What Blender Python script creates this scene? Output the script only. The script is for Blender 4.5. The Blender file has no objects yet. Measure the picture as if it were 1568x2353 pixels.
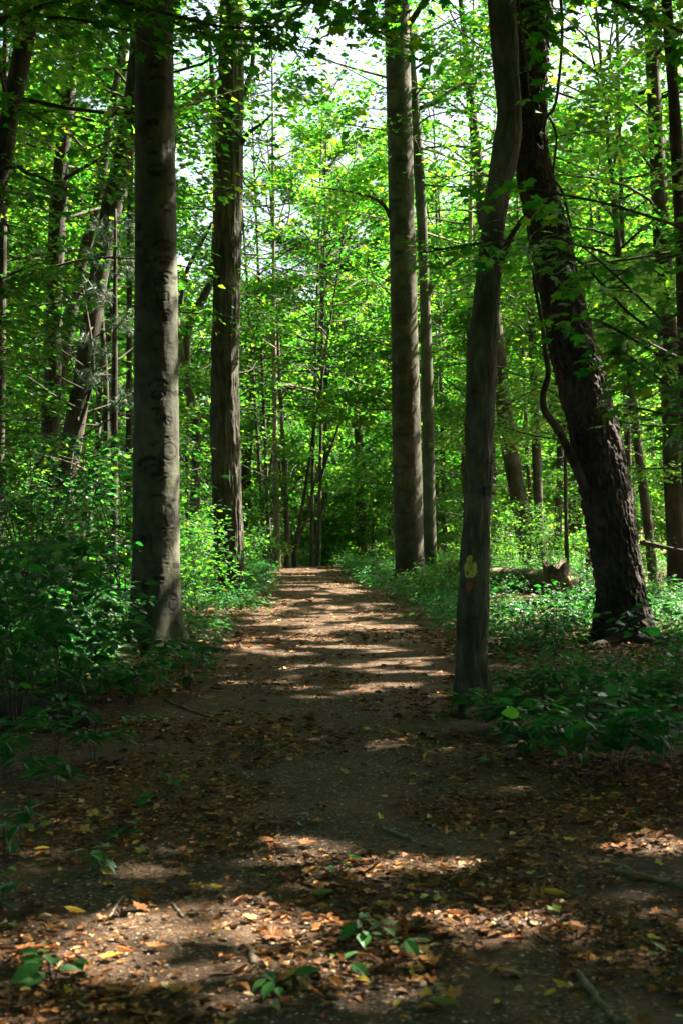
import bpy, math, numpy as np
from mathutils import Vector
R_ = np.random.default_rng(20240611)
sc = bpy.context.scene
COL = sc.collection
F, CX, CY, CAMH = 3267.0, 784.0, 1176.0, 1.5
rad = math.radians
AZ, EL = rad(62), rad(50)
S = np.array([math.sin(AZ)*math.cos(EL), math.cos(AZ)*math.cos(EL), math.sin(EL)])   # towards the sun

def at(x, y, Y):
    return np.array([(x-CX)/F*Y, Y, CAMH-(y-CY)/F*Y])

# ------------------------------------------------------------------ noise
def _h(i, j, k):
    n = (i*374761393 + j*668265263 + k*2147483647 + 1013904223) & 0xffffffff
    n = ((n ^ (n >> 13))*1274126177) & 0xffffffff
    n = ((n ^ (n >> 16))*2246822519) & 0xffffffff
    return ((n ^ (n >> 15)) & 0xffff)/65535.0
def vnoise(p):
    p = np.asarray(p, float); f = np.floor(p); t = p-f; t = t*t*(3-2*t); f = f.astype(np.int64)
    r = 0
    for a in (0, 1):
        for b in (0, 1):
            for c in (0, 1):
                w = (t[:, 0] if a else 1-t[:, 0])*(t[:, 1] if b else 1-t[:, 1])*(t[:, 2] if c else 1-t[:, 2])
                r = r + w*_h(f[:, 0]+a, f[:, 1]+b, f[:, 2]+c)
    return r
def fbm(p, o=3):
    p = np.asarray(p, float); s = 0; w = .5; tot = 0
    for i in range(o):
        s = s + w*vnoise(p*2**i + 17.3*i); tot += w; w *= .5
    return s/tot
def noise2(x, y, k=0.0):
    x = np.asarray(x, float)
    return fbm(np.stack([x, np.asarray(y, float), np.full_like(x, k)], 1), 2)

# ------------------------------------------------------------------ terrain
PT = np.array([(-3, 0, 1.9), (3, -.05, 1.85), (8.5, -.2, 1.7), (10.6, -.22, 1.28), (15.6, -.05, 1.38), (22, -.08, 1.02),
               (30, -.6, .8), (37, -1.0, .82), (50, -2.4, .9), (62, -4.5, .9)])
def pcx(y): return np.interp(y, PT[:, 0], PT[:, 1])
def phw(y): return np.interp(y, PT[:, 0], PT[:, 2])
def gh(x, y):
    x = np.asarray(x, float); y = np.asarray(y, float)
    d = np.abs(x-pcx(y))-phw(y)
    side = np.clip(d/2.5, 0, 1)
    h = .05*side*side + .035*np.sin(x*.9+y*.37)*np.sin(y*.53-x*.21)*np.clip(d/1.0+.4, .15, 1)
    fall = np.clip(y-37.5, 0, 22)
    h = h - .0062*fall*fall*np.exp(-np.clip(fall-20, 0, 9)*.0)
    h = h + .02*np.clip(np.abs(x)-9, 0, 20)
    return h

# ------------------------------------------------------------------ mesh helpers
def build(name, V, tris=None, quads=None, mat=None, parent=None, loc=None, smooth=False, tone=None, attr=None):
    V = np.asarray(V, np.float32)
    if parent is not None: V = V - np.array(parent['_l'], np.float32)
    elif loc is not None: V = V - np.asarray(loc, np.float32)
    me = bpy.data.meshes.new(name)
    me.vertices.add(len(V)); me.vertices.foreach_set('co', V.ravel())
    idx = []; st = []; n0 = 0
    for A, k in ((tris, 3), (quads, 4)):
        if A is not None and len(A):
            A = np.asarray(A, np.int32); idx.append(A.ravel()); st.append(n0+np.arange(len(A))*k); n0 += len(A)*k
    idx = np.concatenate(idx); st = np.concatenate(st).astype(np.int32)
    me.loops.add(len(idx)); me.loops.foreach_set('vertex_index', idx)
    me.polygons.add(len(st)); me.polygons.foreach_set('loop_start', st)
    if smooth: me.polygons.foreach_set('use_smooth', np.ones(len(st), bool))
    else: me.polygons.foreach_set('use_smooth', np.zeros(len(st), bool))
    me.update(calc_edges=True)
    if tone is not None:
        a = me.attributes.new('tone', 'FLOAT', 'FACE'); a.data.foreach_set('value', np.asarray(tone, np.float32))
    if attr is not None:
        for k, v in attr.items():
            a = me.attributes.new(k, 'FLOAT', 'POINT'); a.data.foreach_set('value', np.asarray(v, np.float32))
    if mat: me.materials.append(mat)
    o = bpy.data.objects.new(name, me); COL.objects.link(o)
    if parent is not None: o.parent = parent
    elif loc is not None: o.location = [float(v) for v in loc]
    return o
def tag(o, label=None, cat=None, group=None, kind=None):
    if label: o['label'] = label
    if cat: o['category'] = cat
    if group: o['group'] = group
    if kind: o['kind'] = kind
    return o
def thing(name, label, cat, loc, group=None):
    o = bpy.data.objects.new(name, None); COL.objects.link(o); o.empty_display_size = .1
    o.location = [float(v) for v in loc]; o['_l'] = [float(v) for v in loc]
    return tag(o, label, cat, group)
def dup(root, loc, rz=0, s=1.0, label=None, group=None):
    r = root.copy(); COL.objects.link(r); r.location = [float(v) for v in loc]; r.rotation_euler = (0, 0, rz); r.scale = (s, s, s)
    if label: r['label'] = label
    if group: r['group'] = group
    for ch in list(root.children):
        c = ch.copy(); COL.objects.link(c); c.parent = r
    return r

def norm(a): return a/np.maximum(np.linalg.norm(a, axis=-1, keepdims=True), 1e-9)
def tube(pts, rr, sides=8, cap=True):
    pts = np.asarray(pts, float); n = len(pts); rr = np.broadcast_to(np.asarray(rr, float), (n,))
    t = norm(np.gradient(pts, axis=0)); ref = np.array([0, 0, 1.0]) if abs(t[:, 2]).mean() < .8 else np.array([1.0, 0, 0])
    u = norm(np.cross(t, ref)); v = np.cross(t, u)
    a = np.arange(sides)/sides*2*np.pi
    V = pts[:, None] + rr[:, None, None]*(np.cos(a)[None, :, None]*u[:, None] + np.sin(a)[None, :, None]*v[:, None])
    V = V.reshape(-1, 3)
    i = np.arange(n-1)[:, None]*sides; j = np.arange(sides)[None]; j2 = (j+1) % sides
    Q = np.stack([i+j, i+j2, i+sides+j2, i+sides+j], -1).reshape(-1, 4)
    T = []
    if cap:
        V = np.vstack([V, pts[0], pts[-1]]); b = n*sides
        for k in range(sides):
            T += [(b, (k+1) % sides, k), (b+1, (n-1)*sides+k, (n-1)*sides+(k+1) % sides)]
    return V, Q, np.array(T, int).reshape(-1, 3)
class MB:
    def __init__(s): s.V = []; s.Q = []; s.T = []; s.tone = []; s.n = 0
    def add(s, V, Q=None, T=None):
        if Q is not None and len(Q): s.Q.append(np.asarray(Q)+s.n)
        if T is not None and len(T): s.T.append(np.asarray(T)+s.n)
        s.V.append(V); s.n += len(V)
    def tube(s, pts, rr, sides=6): s.add(*tube(pts, rr, sides))
    def build(s, name, mat, parent=None, **k):
        return build(name, np.vstack(s.V), np.vstack(s.T) if s.T else None, np.vstack(s.Q) if s.Q else None, mat, parent, **k)
def curve(pts, n):
    """smooth polyline through control points (Catmull-Rom)"""
    P = np.asarray(pts, float); 
    if len(P) == 2: return P[0]+(P[1]-P[0])*np.linspace(0, 1, n)[:, None]
    P = np.vstack([2*P[0]-P[1], P, 2*P[-1]-P[-2]]); m = len(P)-3
    out = []
    for t in np.linspace(0, m-1e-6, n):
        i = int(t); f = t-i; a, b, c, d = P[i:i+4]
        out.append(.5*(2*b+(c-a)*f+(2*a-5*b+4*c-d)*f*f+(3*b-a-3*c+d)*f**3))
    return np.array(out)

# ------------------------------------------------------------------ leaf templates (unit length along x, normal z)
L_FAR = (np.array([(0, 0, 0), (.42, .38, .07), (1, 0, -.06), (.42, -.38, .07)]), np.array([(0, 2, 1), (0, 3, 2)]))
_o = [(0, 0, 0), (.22, .2, .05), (.5, .27, .05), (.8, .14, -.02), (1, 0, -.12), (.22, -.2, .05), (.5, -.27, .05), (.8, -.14, -.02), (.3, 0, 0), (.65, 0, -.02)]
L_OV = (np.array(_o, float), np.array([(0, 8, 1), (8, 2, 1), (8, 9, 2), (9, 3, 2), (9, 4, 3), (0, 5, 8), (8, 5, 6), (8, 6, 9), (9, 6, 7), (9, 7, 4)]))
L_NAR = (L_OV[0]*np.array([1, .72, 1]), L_OV[1])
_m = [(0, 0, 0), (.02, .13, .01), (-.1, .33, -.02), (.1, .33, .01), (.17, .42, 0), (.24, .33, .02), (.4, .58, -.05), (.47, .42, 0), (.6, .45, -.03), (.56, .25, .02), (.6, .13, .02), (.77, .2, -.02), (.8, .1, -.02), (1, 0, -.1)]
_mm = [(.34, 0, .0)] + _m + [(a, -b, c) for a, b, c in _m[-2:0:-1]]
L_MAP = (np.array(_mm, float)*np.array([1, .85, 1]), np.array([(0, i, i+1 if i+1 < len(_mm) else 1) for i in range(1, len(_mm))]))
_q = np.random.default_rng(5); _nv = []; _nt = []
for i in range(16):
    d = _q.normal(size=3); d[0] = abs(d[0])+.5; d /= np.linalg.norm(d); w = np.cross(d, _q.normal(size=3)); w = w/np.linalg.norm(w)*.02
    _nt.append((len(_nv), len(_nv)+1, len(_nv)+2)); _nv += [-w, w, d*(.7+.4*_q.random())]
L_NEE = (np.array(_nv), np.array(_nt))

def inst(tpl, P, D, N, s, width=None):
    """copies of a leaf template as one vertex / triangle array"""
    V0, T0 = tpl; n = len(P)
    X = norm(D); Y = norm(np.cross(N, X)); Z = np.cross(X, Y)
    w = np.ones(n) if width is None else width
    V = P[:, None] + s[:, None, None]*(V0[None, :, 0, None]*X[:, None] + V0[None, :, 1, None]*w[:, None, None]*Y[:, None] + V0[None, :, 2, None]*Z[:, None])
    T = T0[None] + (np.arange(n)*len(V0))[:, None, None]
    return V.reshape(-1, 3), T.reshape(-1, 3)
def rep(tone, tpl): return np.repeat(tone, len(tpl[1]))

# ------------------------------------------------------------------ where the sun comes through the canopy (gaps between leaves)
PATCH = [(640, 2230, 200, 20), (330, 2260, 160, 22), (120, 2290, 90, 18), (930, 2290, 100, 14), (1400, 2160, 90, 14), (820, 2010, 120, 12), (620, 2150, 120, 22), (1230, 2120, 90, 22), (1000, 2120, 60, 12), (90, 1960, 70, 12), (400, 1950, 70, 8), (1500, 2230, 80, 12), (700, 1955, 95, 26), (1000, 1985, 110, 20), (780, 1995, 60, 10), (330, 2000, 120, 14), (480, 2120, 190, 34), (380, 2135, 160, 26), (250, 2100, 120, 22), (520, 2040, 90, 12), (150, 1885, 70, 9), (300, 1905, 60, 6),
         (1130, 2128, 140, 26), (1060, 2150, 90, 12), (1490, 1950, 110, 22), (1560, 2000, 90, 18), (1500, 2055, 100, 14), (1340, 1985, 60, 8), (1250, 2285, 90, 12), (560, 2240, 140, 16), (200, 2215, 140, 20), (60, 1850, 60, 14),
         (1180, 1815, 60, 6), (640, 1870, 60, 4), (520, 1765, 40, 3), (1480, 1840, 60, 5), (1440, 1900, 60, 6), (560, 1985, 60, 8), (120, 2060, 70, 10),
         (660, 1340, 130, 7), (770, 1345, 60, 5), (700, 1382, 80, 6), (790, 1412, 130, 7), (680, 1425, 60, 7), (860, 1440, 110, 7), (700, 1450, 60, 5), (620, 1400, 60, 4), (640, 1502, 110, 7), (820, 1488, 100, 6), (900, 1500, 80, 9), (720, 1530, 90, 6), (860, 1525, 70, 5), (900, 1575, 120, 10),
         (960, 1545, 70, 6), (830, 1590, 50, 4), (620, 1465, 60, 4), (980, 1600, 60, 6), (560, 1485, 60, 6), (1250, 1440, 140, 8), (1150, 1475, 70, 8), (1420, 1465, 90, 9), (1120, 1530, 60, 9), (300, 1455, 60, 6), (60, 1500, 90, 10), (220, 1520, 70, 6), (480, 1470, 50, 8)]
for _ in range(120):
    cy = R_.uniform(1335, 1612); w_ = np.interp(cy, [1335, 1612], [95, 330]); PATCH.append((np.interp(cy, [1335, 1612], [700, 800])+R_.uniform(-1, 1)*w_, cy, R_.uniform(14, 56), np.interp(cy, [1335, 1612], [3.2, 7.0])*R_.uniform(.7, 1.3)))
SPOTS = []
def spot(x, y, Y, r, dr=0.0):
    p = at(x, y, Y-dr); SPOTS.append((p[0]-S[0]/S[2]*p[2], p[1]-S[1]/S[2]*p[2], r))
for y in (640, 680, 720, 760): spot(388, y, 15.6, .2, .15)
for y in (820, 870, 905): spot(385, y+10, 15.6, .12, .15)
for y in (1340, 1385): spot(372, y, 15.6, .16, .2)
for y in (90, 160, 330, 350, 640, 690, 730, 770, 890, 930, 1030, 1075, 1120, 1165, 1250): spot(952+(y-700)*.03, y, 31, .19, .15)
for y in range(780, 1440, 50): spot(1395+(y-900)*.14+30, y, 16, .17, .15)
for y in range(900, 1340, 90): spot(548, y, 25, .18, .15)
for x, y in ((415, 265), (445, 232), (475, 212)): spot(x, y, 29, .3, .1)
for y in range(300, 800, 90): spot(552, y, 25, .12, .15)
for y in (150, 300, 480): spot(1245, y, 16, .16, .15)
SPOTS = np.array(SPOTS)
def openness(P):
    """share of leaves missing at P so that the sun reaches the place below it"""
    gx = P[:, 0]-S[0]/S[2]*P[:, 2]; gy = P[:, 1]-S[1]/S[2]*P[:, 2]
    ys = np.maximum(gy, 2.2); x = CX+F*gx/ys; y = CY+F*CAMH/ys
    wob = (noise2(gx*2.3, gy*2.3, 3.1)-.5)*.9+np.where(gy > 11, (noise2(gx*3.2+3, gy*2.6, 6.6)-.5)*2.6-.1, (noise2(gx*6, gy*6, 1.6)-.5)*.8)
    o = np.zeros(len(P))
    for cx, cy, rx, ry in PATCH:
        if cy > 1700: rx, ry = rx*1.1, ry*1.45
        q = ((x-cx)/rx)**2+((y-cy)/ry)**2
        o = np.maximum(o, np.clip((1.15-q+wob)*3.2, 0, 1))
    for sx, sy, r in SPOTS:
        q = ((gx-sx)/r)**2+((gy-sy)/r)**2
        o = np.maximum(o, np.clip((1.1-q)*3, 0, 1))
    n = noise2(gx*.85+5, gy*.85, 9.7)
    side = np.clip((np.abs(gx-pcx(gy))-phw(gy))/.5, 0, 1); side = np.where(gy > 33, 1, side)
    base = (np.interp(gy, [9, 12, 18, 24, 34, 50], [0, .28, .47, .50, .54, .54])+.12*(gx < -2.3)-.08*np.clip((-gx-6)/2, 0, 1)+.08*(gx > 2.5))*side
    o = np.maximum(o, np.clip((base-n)*5+.5, 0, 1)*np.clip((gy-9.5)/2, 0, 1)*side)
    n2 = noise2(gx*1.5+9, gy*1.9, 4.4); o = np.maximum(o, np.clip((np.interp(gy, [3, 5.4, 6.3, 7.2], [.68, .62, .50, 0])-.04*(gx > .1)-n2)*4+.15, 0, .78)*(gy < 7.2))
    return np.where(gy < 2.2, 0, o)
def keep(P):
    return R_.random(len(P)) > openness(P)*.985

# ------------------------------------------------------------------ materials
def nm(name):
    m = bpy.data.materials.new(name); m.use_nodes = True; nt = m.node_tree; nt.nodes.clear()
    out = nt.nodes.new('ShaderNodeOutputMaterial')
    return m, nt, out
def N(nt, t, **k):
    n = nt.nodes.new(t)
    for a, v in k.items():
        if a.startswith('i_'): n.inputs[int(a[2:])].default_value = v
        else: setattr(n, a, v)
    return n
def ramp(nt, stops, inp, interp='LINEAR'):
    r = nt.nodes.new('ShaderNodeValToRGB'); r.color_ramp.interpolation = interp; e = r.color_ramp.elements
    while len(e) > 1: e.remove(e[0])
    e[0].position = stops[0][0]; e[0].color = (*stops[0][1], 1)
    for p, c in stops[1:]:
        x = e.new(p); x.color = (*c, 1)
    nt.links.new(inp, r.inputs[0]); return r.outputs[0]
def leaf_mat(name, cols, tcols, mix=.5, rough=.38, spec=.5):
    m, nt, out = nm(name); L = nt.links.new
    a = N(nt, 'ShaderNodeAttribute', attribute_name='tone')
    c = ramp(nt, [(i/(len(cols)-1), q) for i, q in enumerate(cols)], a.outputs['Fac'])
    t = ramp(nt, [(i/(len(tcols)-1), q) for i, q in enumerate(tcols)], a.outputs['Fac'])
    d = N(nt, 'ShaderNodeBsdfDiffuse'); L(c, d.inputs[0])
    tr = N(nt, 'ShaderNodeBsdfTranslucent'); L(t, tr.inputs[0])
    mx = N(nt, 'ShaderNodeMixShader', i_0=mix); L(d.outputs[0], mx.inputs[1]); L(tr.outputs[0], mx.inputs[2])
    g = N(nt, 'ShaderNodeBsdfGlossy'); g.inputs['Roughness'].default_value = rough; g.inputs[0].default_value = (1, 1, 1, 1)
    fr = N(nt, 'ShaderNodeFresnel'); fr.inputs[0].default_value = 1.42
    mu = N(nt, 'ShaderNodeMath', operation='MULTIPLY', i_1=spec); L(fr.outputs[0], mu.inputs[0])
    m2 = N(nt, 'ShaderNodeMixShader'); L(mu.outputs[0], m2.inputs[0]); L(mx.outputs[0], m2.inputs[1]); L(g.outputs[0], m2.inputs[2])
    L(m2.outputs[0], out.inputs[0]); return m
M = {}
M['canopy'] = leaf_mat('canopy_leaf', [(.006, .045, .008), (.012, .08, .008), (.03, .12, .008)], [(.03, .25, .014), (.095, .39, .014), (.43, .60, .02)], .6, .5, .13)
M['under'] = leaf_mat('understory_leaf', [(.006, .05, .010), (.012, .08, .012), (.03, .12, .015)], [(.025, .24, .02), (.10, .39, .018), (.38, .56, .02)], .57, .45, .2)
M['herb'] = leaf_mat('herb_leaf', [(.006, .05, .014), (.012, .075, .018), (.03, .12, .02)], [(.01, .18, .025), (.03, .30, .025), (.14, .46, .025)], .48, .42, .3)
M['seedling'] = leaf_mat('seedling_leaf', [(.02, .09, .022), (.035, .13, .03), (.06, .17, .035)], [(.03, .2, .03), (.06, .28, .03), (.13, .36, .04)], .4, .4, .6)
M['needle'] = leaf_mat('pine_needle', [(.012, .035, .016), (.02, .05, .022), (.03, .065, .03)], [(.02, .06, .02), (.03, .08, .025), (.05, .1, .03)], .25, .6, .08)

def bark(name, c0, c1, c2, sx, sz, bump, rough=.85, scarcol=(.018, .015, .012), moss=0.0, fine=1.0):
    m, nt, out = nm(name); L = nt.links.new
    tc = N(nt, 'ShaderNodeTexCoord'); mp = N(nt, 'ShaderNodeMapping'); mp.inputs['Scale'].default_value = (sx, sx, sz); L(tc.outputs['Object'], mp.inputs[0])
    n1 = N(nt, 'ShaderNodeTexNoise'); n1.inputs['Scale'].default_value = 1; n1.inputs['Detail'].default_value = 8; n1.inputs['Roughness'].default_value = .65; L(mp.outputs[0], n1.inputs[0])
    n2 = N(nt, 'ShaderNodeTexNoise'); n2.inputs['Scale'].default_value = 2.2; n2.inputs['Detail'].default_value = 5; L(tc.outputs['Object'], n2.inputs[0])
    ad = N(nt, 'ShaderNodeMath', operation='ADD'); L(n1.outputs[0], ad.inputs[0]); L(n2.outputs[0], ad.inputs[1])
    hf = N(nt, 'ShaderNodeMath', operation='MULTIPLY', i_1=.5); L(ad.outputs[0], hf.inputs[0])
    c = ramp(nt, [(.41, c0), (.5, c1), (.59, c2)], hf.outputs[0])
    if moss:
        n3 = N(nt, 'ShaderNodeTexNoise'); n3.inputs['Scale'].default_value = 3.1; n3.inputs['Detail'].default_value = 6; L(tc.outputs['Object'], n3.inputs[0])
        f = ramp(nt, [(.5, (0, 0, 0)), (.68, (moss,)*3)], n3.outputs[0])
        mm = N(nt, 'ShaderNodeMix', data_type='RGBA'); L(f, mm.inputs[0]); L(c, mm.inputs[6]); mm.inputs[7].default_value = (.06, .085, .025, 1); c = mm.outputs[2]
    at_ = N(nt, 'ShaderNodeAttribute', attribute_name='scar')
    ms = N(nt, 'ShaderNodeMix', data_type='RGBA'); L(at_.outputs['Fac'], ms.inputs[0]); L(c, ms.inputs[6]); ms.inputs[7].default_value = (*scarcol, 1)
    p = N(nt, 'ShaderNodeBsdfPrincipled'); p.inputs['Roughness'].default_value = rough; p.inputs['Specular IOR Level'].default_value = .25
    L(ms.outputs[2], p.inputs['Base Color'])
    b = N(nt, 'ShaderNodeBump'); b.inputs['Strength'].default_value = 1; b.inputs['Distance'].default_value = bump
    n4 = N(nt, 'ShaderNodeTexNoise'); n4.inputs['Scale'].default_value = 2.5*fine; n4.inputs['Detail'].default_value = 9; n4.inputs['Roughness'].default_value = .7; L(mp.outputs[0], n4.inputs[0])
    L(n4.outputs[0], b.inputs['Height']); L(b.outputs[0], p.inputs['Normal'])
    L(p.outputs[0], out.inputs[0]); return m
M['beech'] = bark('beech_bark', (.034, .035, .024), (.062, .063, .044), (.10, .099, .072), 5, 3, .008, moss=.5, scarcol=(.007, .006, .005))
M['beech_brown'] = bark('brown_beech_bark', (.025, .022, .015), (.047, .041, .029), (.085, .074, .053), 6, 4, .01, moss=.3)
M['maple'] = bark('maple_bark', (.036, .034, .022), (.074, .068, .046), (.135, .122, .086), 16, 5, .025, moss=.5)
M['plates'] = bark('plated_bark', (.032, .029, .02), (.065, .058, .042), (.12, .107, .08), 18, 2.6, .03, moss=.25)
M['scaly'] = bark('scaly_bark', (.022, .018, .015), (.045, .037, .03), (.085, .07, .058), 20, 8, .03)
M['dark'] = bark('dark_bark', (.025, .022, .016), (.05, .043, .032), (.09, .078, .06), 14, 3, .02)
M['pale'] = bark('pale_bark', (.1, .085, .06), (.17, .145, .10), (.25, .21, .15), 10, 4, .015)
M['twig'] = bark('twig_bark', (.03, .025, .018), (.06, .048, .034), (.10, .08, .055), 30, 8, .006)
M['log'] = bark('log_bark', (.05, .04, .024), (.12, .095, .055), (.24, .19, .12), 9, 9, .03, moss=.8)
M['barelog'] = bark('bare_log_wood', (.18, .13, .075), (.32, .25, .15), (.45, .37, .24), 9, 9, .015)
M['stick'] = bark('stick_wood', (.035, .026, .018), (.08, .06, .042), (.16, .125, .09), 30, 30, .004)
M['paleS'] = bark('pale_stick_wood', (.16, .12, .085), (.25, .19, .135), (.34, .27, .2), 30, 30, .003)

def ground_mat(name, gravel):
    m, nt, out = nm(name); L = nt.links.new
    tc = N(nt, 'ShaderNodeTexCoord')
    def noise(s, d, r=.6):
        n = N(nt, 'ShaderNodeTexNoise'); n.inputs['Scale'].default_value = s; n.inputs['Detail'].default_value = d; n.inputs['Roughness'].default_value = r; L(tc.outputs['Object'], n.inputs[0]); return n.outputs[0]
    def voro(s):
        v = N(nt, 'ShaderNodeTexVoronoi'); v.inputs['Scale'].default_value = s; L(tc.outputs['Object'], v.inputs[0]); return v
    big = ramp(nt, [(.35, (.028, .017, .009)), (.5, (.075, .044, .024)), (.65, (.15, .088, .048))], noise(1.3, 6))
    v = voro(70 if gravel else 34); sep = N(nt, 'ShaderNodeSeparateColor'); L(v.outputs['Color'], sep.inputs[0])
    st = ramp(nt, [(0, (.02, .012, .006)), (.45, (.06, .034, .017)), (.75, (.13, .072, .034)), (.92, (.21, .13, .07)), (1, (.34, .27, .2))] if gravel else
              [(0, (.02, .012, .007)), (.4, (.06, .033, .016)), (.7, (.12, .06, .026)), (.9, (.19, .11, .05)), (1, (.26, .17, .09))], sep.outputs[0])
    mask = ramp(nt, [(.38, (0, 0, 0)), (.6, (.85, .85, .85))], noise(3.5, 5))
    mx = N(nt, 'ShaderNodeMix', data_type='RGBA'); L(mask, mx.inputs[0]); L(big, mx.inputs[6]); L(st, mx.inputs[7])
    p = N(nt, 'ShaderNodeBsdfPrincipled'); p.inputs['Roughness'].default_value = .9; p.inputs['Specular IOR Level'].default_value = .2; L(mx.outputs[2], p.inputs['Base Color'])
    b1 = N(nt, 'ShaderNodeBump'); b1.inputs['Distance'].default_value = .012; L(v.outputs['Distance'], b1.inputs['Height']); b1.invert = True
    b2 = N(nt, 'ShaderNodeBump'); b2.inputs['Distance'].default_value = .05; L(noise(14, 8, .7), b2.inputs['Height']); L(b1.outputs[0], b2.inputs['Normal'])
    L(b2.outputs[0], p.inputs['Normal']); L(p.outputs[0], out.inputs[0]); return m
M['soil'] = ground_mat('forest_soil', False)
M['path'] = ground_mat('path_gravel', True)
def simple(name, stops, rough=.7, trans=0.0, ns=40, spec=.3):
    m, nt, out = nm(name); L = nt.links.new
    a = N(nt, 'ShaderNodeAttribute', attribute_name='tone'); c = ramp(nt, stops, a.outputs['Fac'])
    tc = N(nt, 'ShaderNodeTexCoord'); n = N(nt, 'ShaderNodeTexNoise'); n.inputs['Scale'].default_value = ns; n.inputs['Detail'].default_value = 4; L(tc.outputs['Object'], n.inputs[0])
    f = ramp(nt, [(.35, (.55,)*3), (.65, (1.15,)*3)], n.outputs[0])
    mu = N(nt, 'ShaderNodeMix', data_type='RGBA', blend_type='MULTIPLY'); mu.inputs[0].default_value = 1; L(c, mu.inputs[6]); L(f, mu.inputs[7])
    p = N(nt, 'ShaderNodeBsdfPrincipled'); p.inputs['Roughness'].default_value = rough; p.inputs['Specular IOR Level'].default_value = spec; L(mu.outputs[2], p.inputs['Base Color'])
    if trans:
        t = N(nt, 'ShaderNodeBsdfTranslucent'); L(mu.outputs[2], t.inputs[0]); x = N(nt, 'ShaderNodeMixShader', i_0=trans); L(p.outputs[0], x.inputs[1]); L(t.outputs[0], x.inputs[2]); L(x.outputs[0], out.inputs[0])
    else: L(p.outputs[0], out.inputs[0])
    return m
M['litter'] = simple('dead_leaf', [(0, (.025, .016, .01)), (.25, (.08, .041, .018)), (.5, (.2, .08, .025)), (.7, (.38, .15, .042)), (.85, (.48, .26, .09)), (1, (.56, .42, .24))], .75, .12)
M['yellow'] = simple('yellow_leaf', [(0, (.42, .30, .03)), (.5, (.55, .40, .05)), (1, (.6, .5, .14))], .55, .2)
M['palegreen'] = simple('fading_green_leaf', [(0, (.14, .22, .04)), (1, (.33, .38, .10))], .55, .25)
M['orange'] = simple('orange_leaf', [(0, (.34, .10, .03)), (.5, (.45, .17, .05)), (1, (.5, .24, .08))], .6, .15)
M['tan'] = simple('tan_leaf', [(0, (.3, .19, .1)), (1, (.5, .36, .22))], .65, .1)
M['pebble'] = simple('pebble_stone', [(0, (.09, .08, .065)), (.5, (.24, .21, .17)), (1, (.6, .56, .5))], .8, 0, 30)
M['stone'] = simple('round_stone', [(0, (.16, .14, .115)), (1, (.2, .18, .15))], .85, 0, 22)
def paint(name, col):
    m, nt, out = nm(name); L = nt.links.new
    tc = N(nt, 'ShaderNodeTexCoord'); n = N(nt, 'ShaderNodeTexNoise'); n.inputs['Scale'].default_value = 26; n.inputs['Detail'].default_value = 6; L(tc.outputs['Object'], n.inputs[0])
    c = ramp(nt, [(.34, (.07, .06, .045)), (.42, col), (.7, tuple(min(1, v*1.3) for v in col))], n.outputs[0])
    p = N(nt, 'ShaderNodeBsdfPrincipled'); p.inputs['Roughness'].default_value = .7; L(c, p.inputs['Base Color']); L(p.outputs[0], out.inputs[0]); return m
M['yellowpaint'] = paint('worn_yellow_paint', (.38, .36, .06)); M['redpaint'] = paint('worn_red_paint', (.22, .05, .025))

# ------------------------------------------------------------------ setting: ground, path
gx = np.unique(np.concatenate([np.arange(-18, 18.01, .25), [-400, -250, -150, -90, -60, -40, -30, -24, -20, 20, 24, 30, 40, 60, 90, 150, 250, 400]]))
gy = np.unique(np.concatenate([np.arange(-3, 66.01, .25), [-60, -30, -15, -8, -5, 70, 80, 95, 120, 160, 220, 300, 450]]))
X, Y = np.meshgrid(gx, gy); nx, ny = len(gx), len(gy)
V = np.stack([X.ravel(), Y.ravel(), gh(X.ravel(), Y.ravel())], 1)
i = (np.arange(ny-1)[:, None]*nx+np.arange(nx-1)[None]).ravel()
tag(build('ground', V, None, np.stack([i, i+1, i+nx+1, i+nx], 1), M['soil'], smooth=True), 'brown forest floor of soil and leaf litter', 'ground', kind='structure')
py = np.arange(-2.5, 58, .125); m = 24; pv = []
for y in py:
    wl = .22*(noise2([y*1.3], [0.], 1)[0]-.5)*2; wr = .22*(noise2([y*1.3], [7.], 2)[0]-.5)*2
    xs = np.linspace(pcx(y)-phw(y)+wl, pcx(y)+phw(y)+wr, m)
    pv.append(np.stack([xs, np.full(m, y), gh(xs, np.full(m, y))+.006], 1))
i = (np.arange(len(py)-1)[:, None]*m+np.arange(m-1)[None]).ravel()
tag(build('path', np.vstack(pv), None, np.stack([i, i+1, i+m+1, i+m], 1), M['path'], smooth=True), 'trodden earth and gravel path running straight into the wood', 'path', kind='structure')

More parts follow.
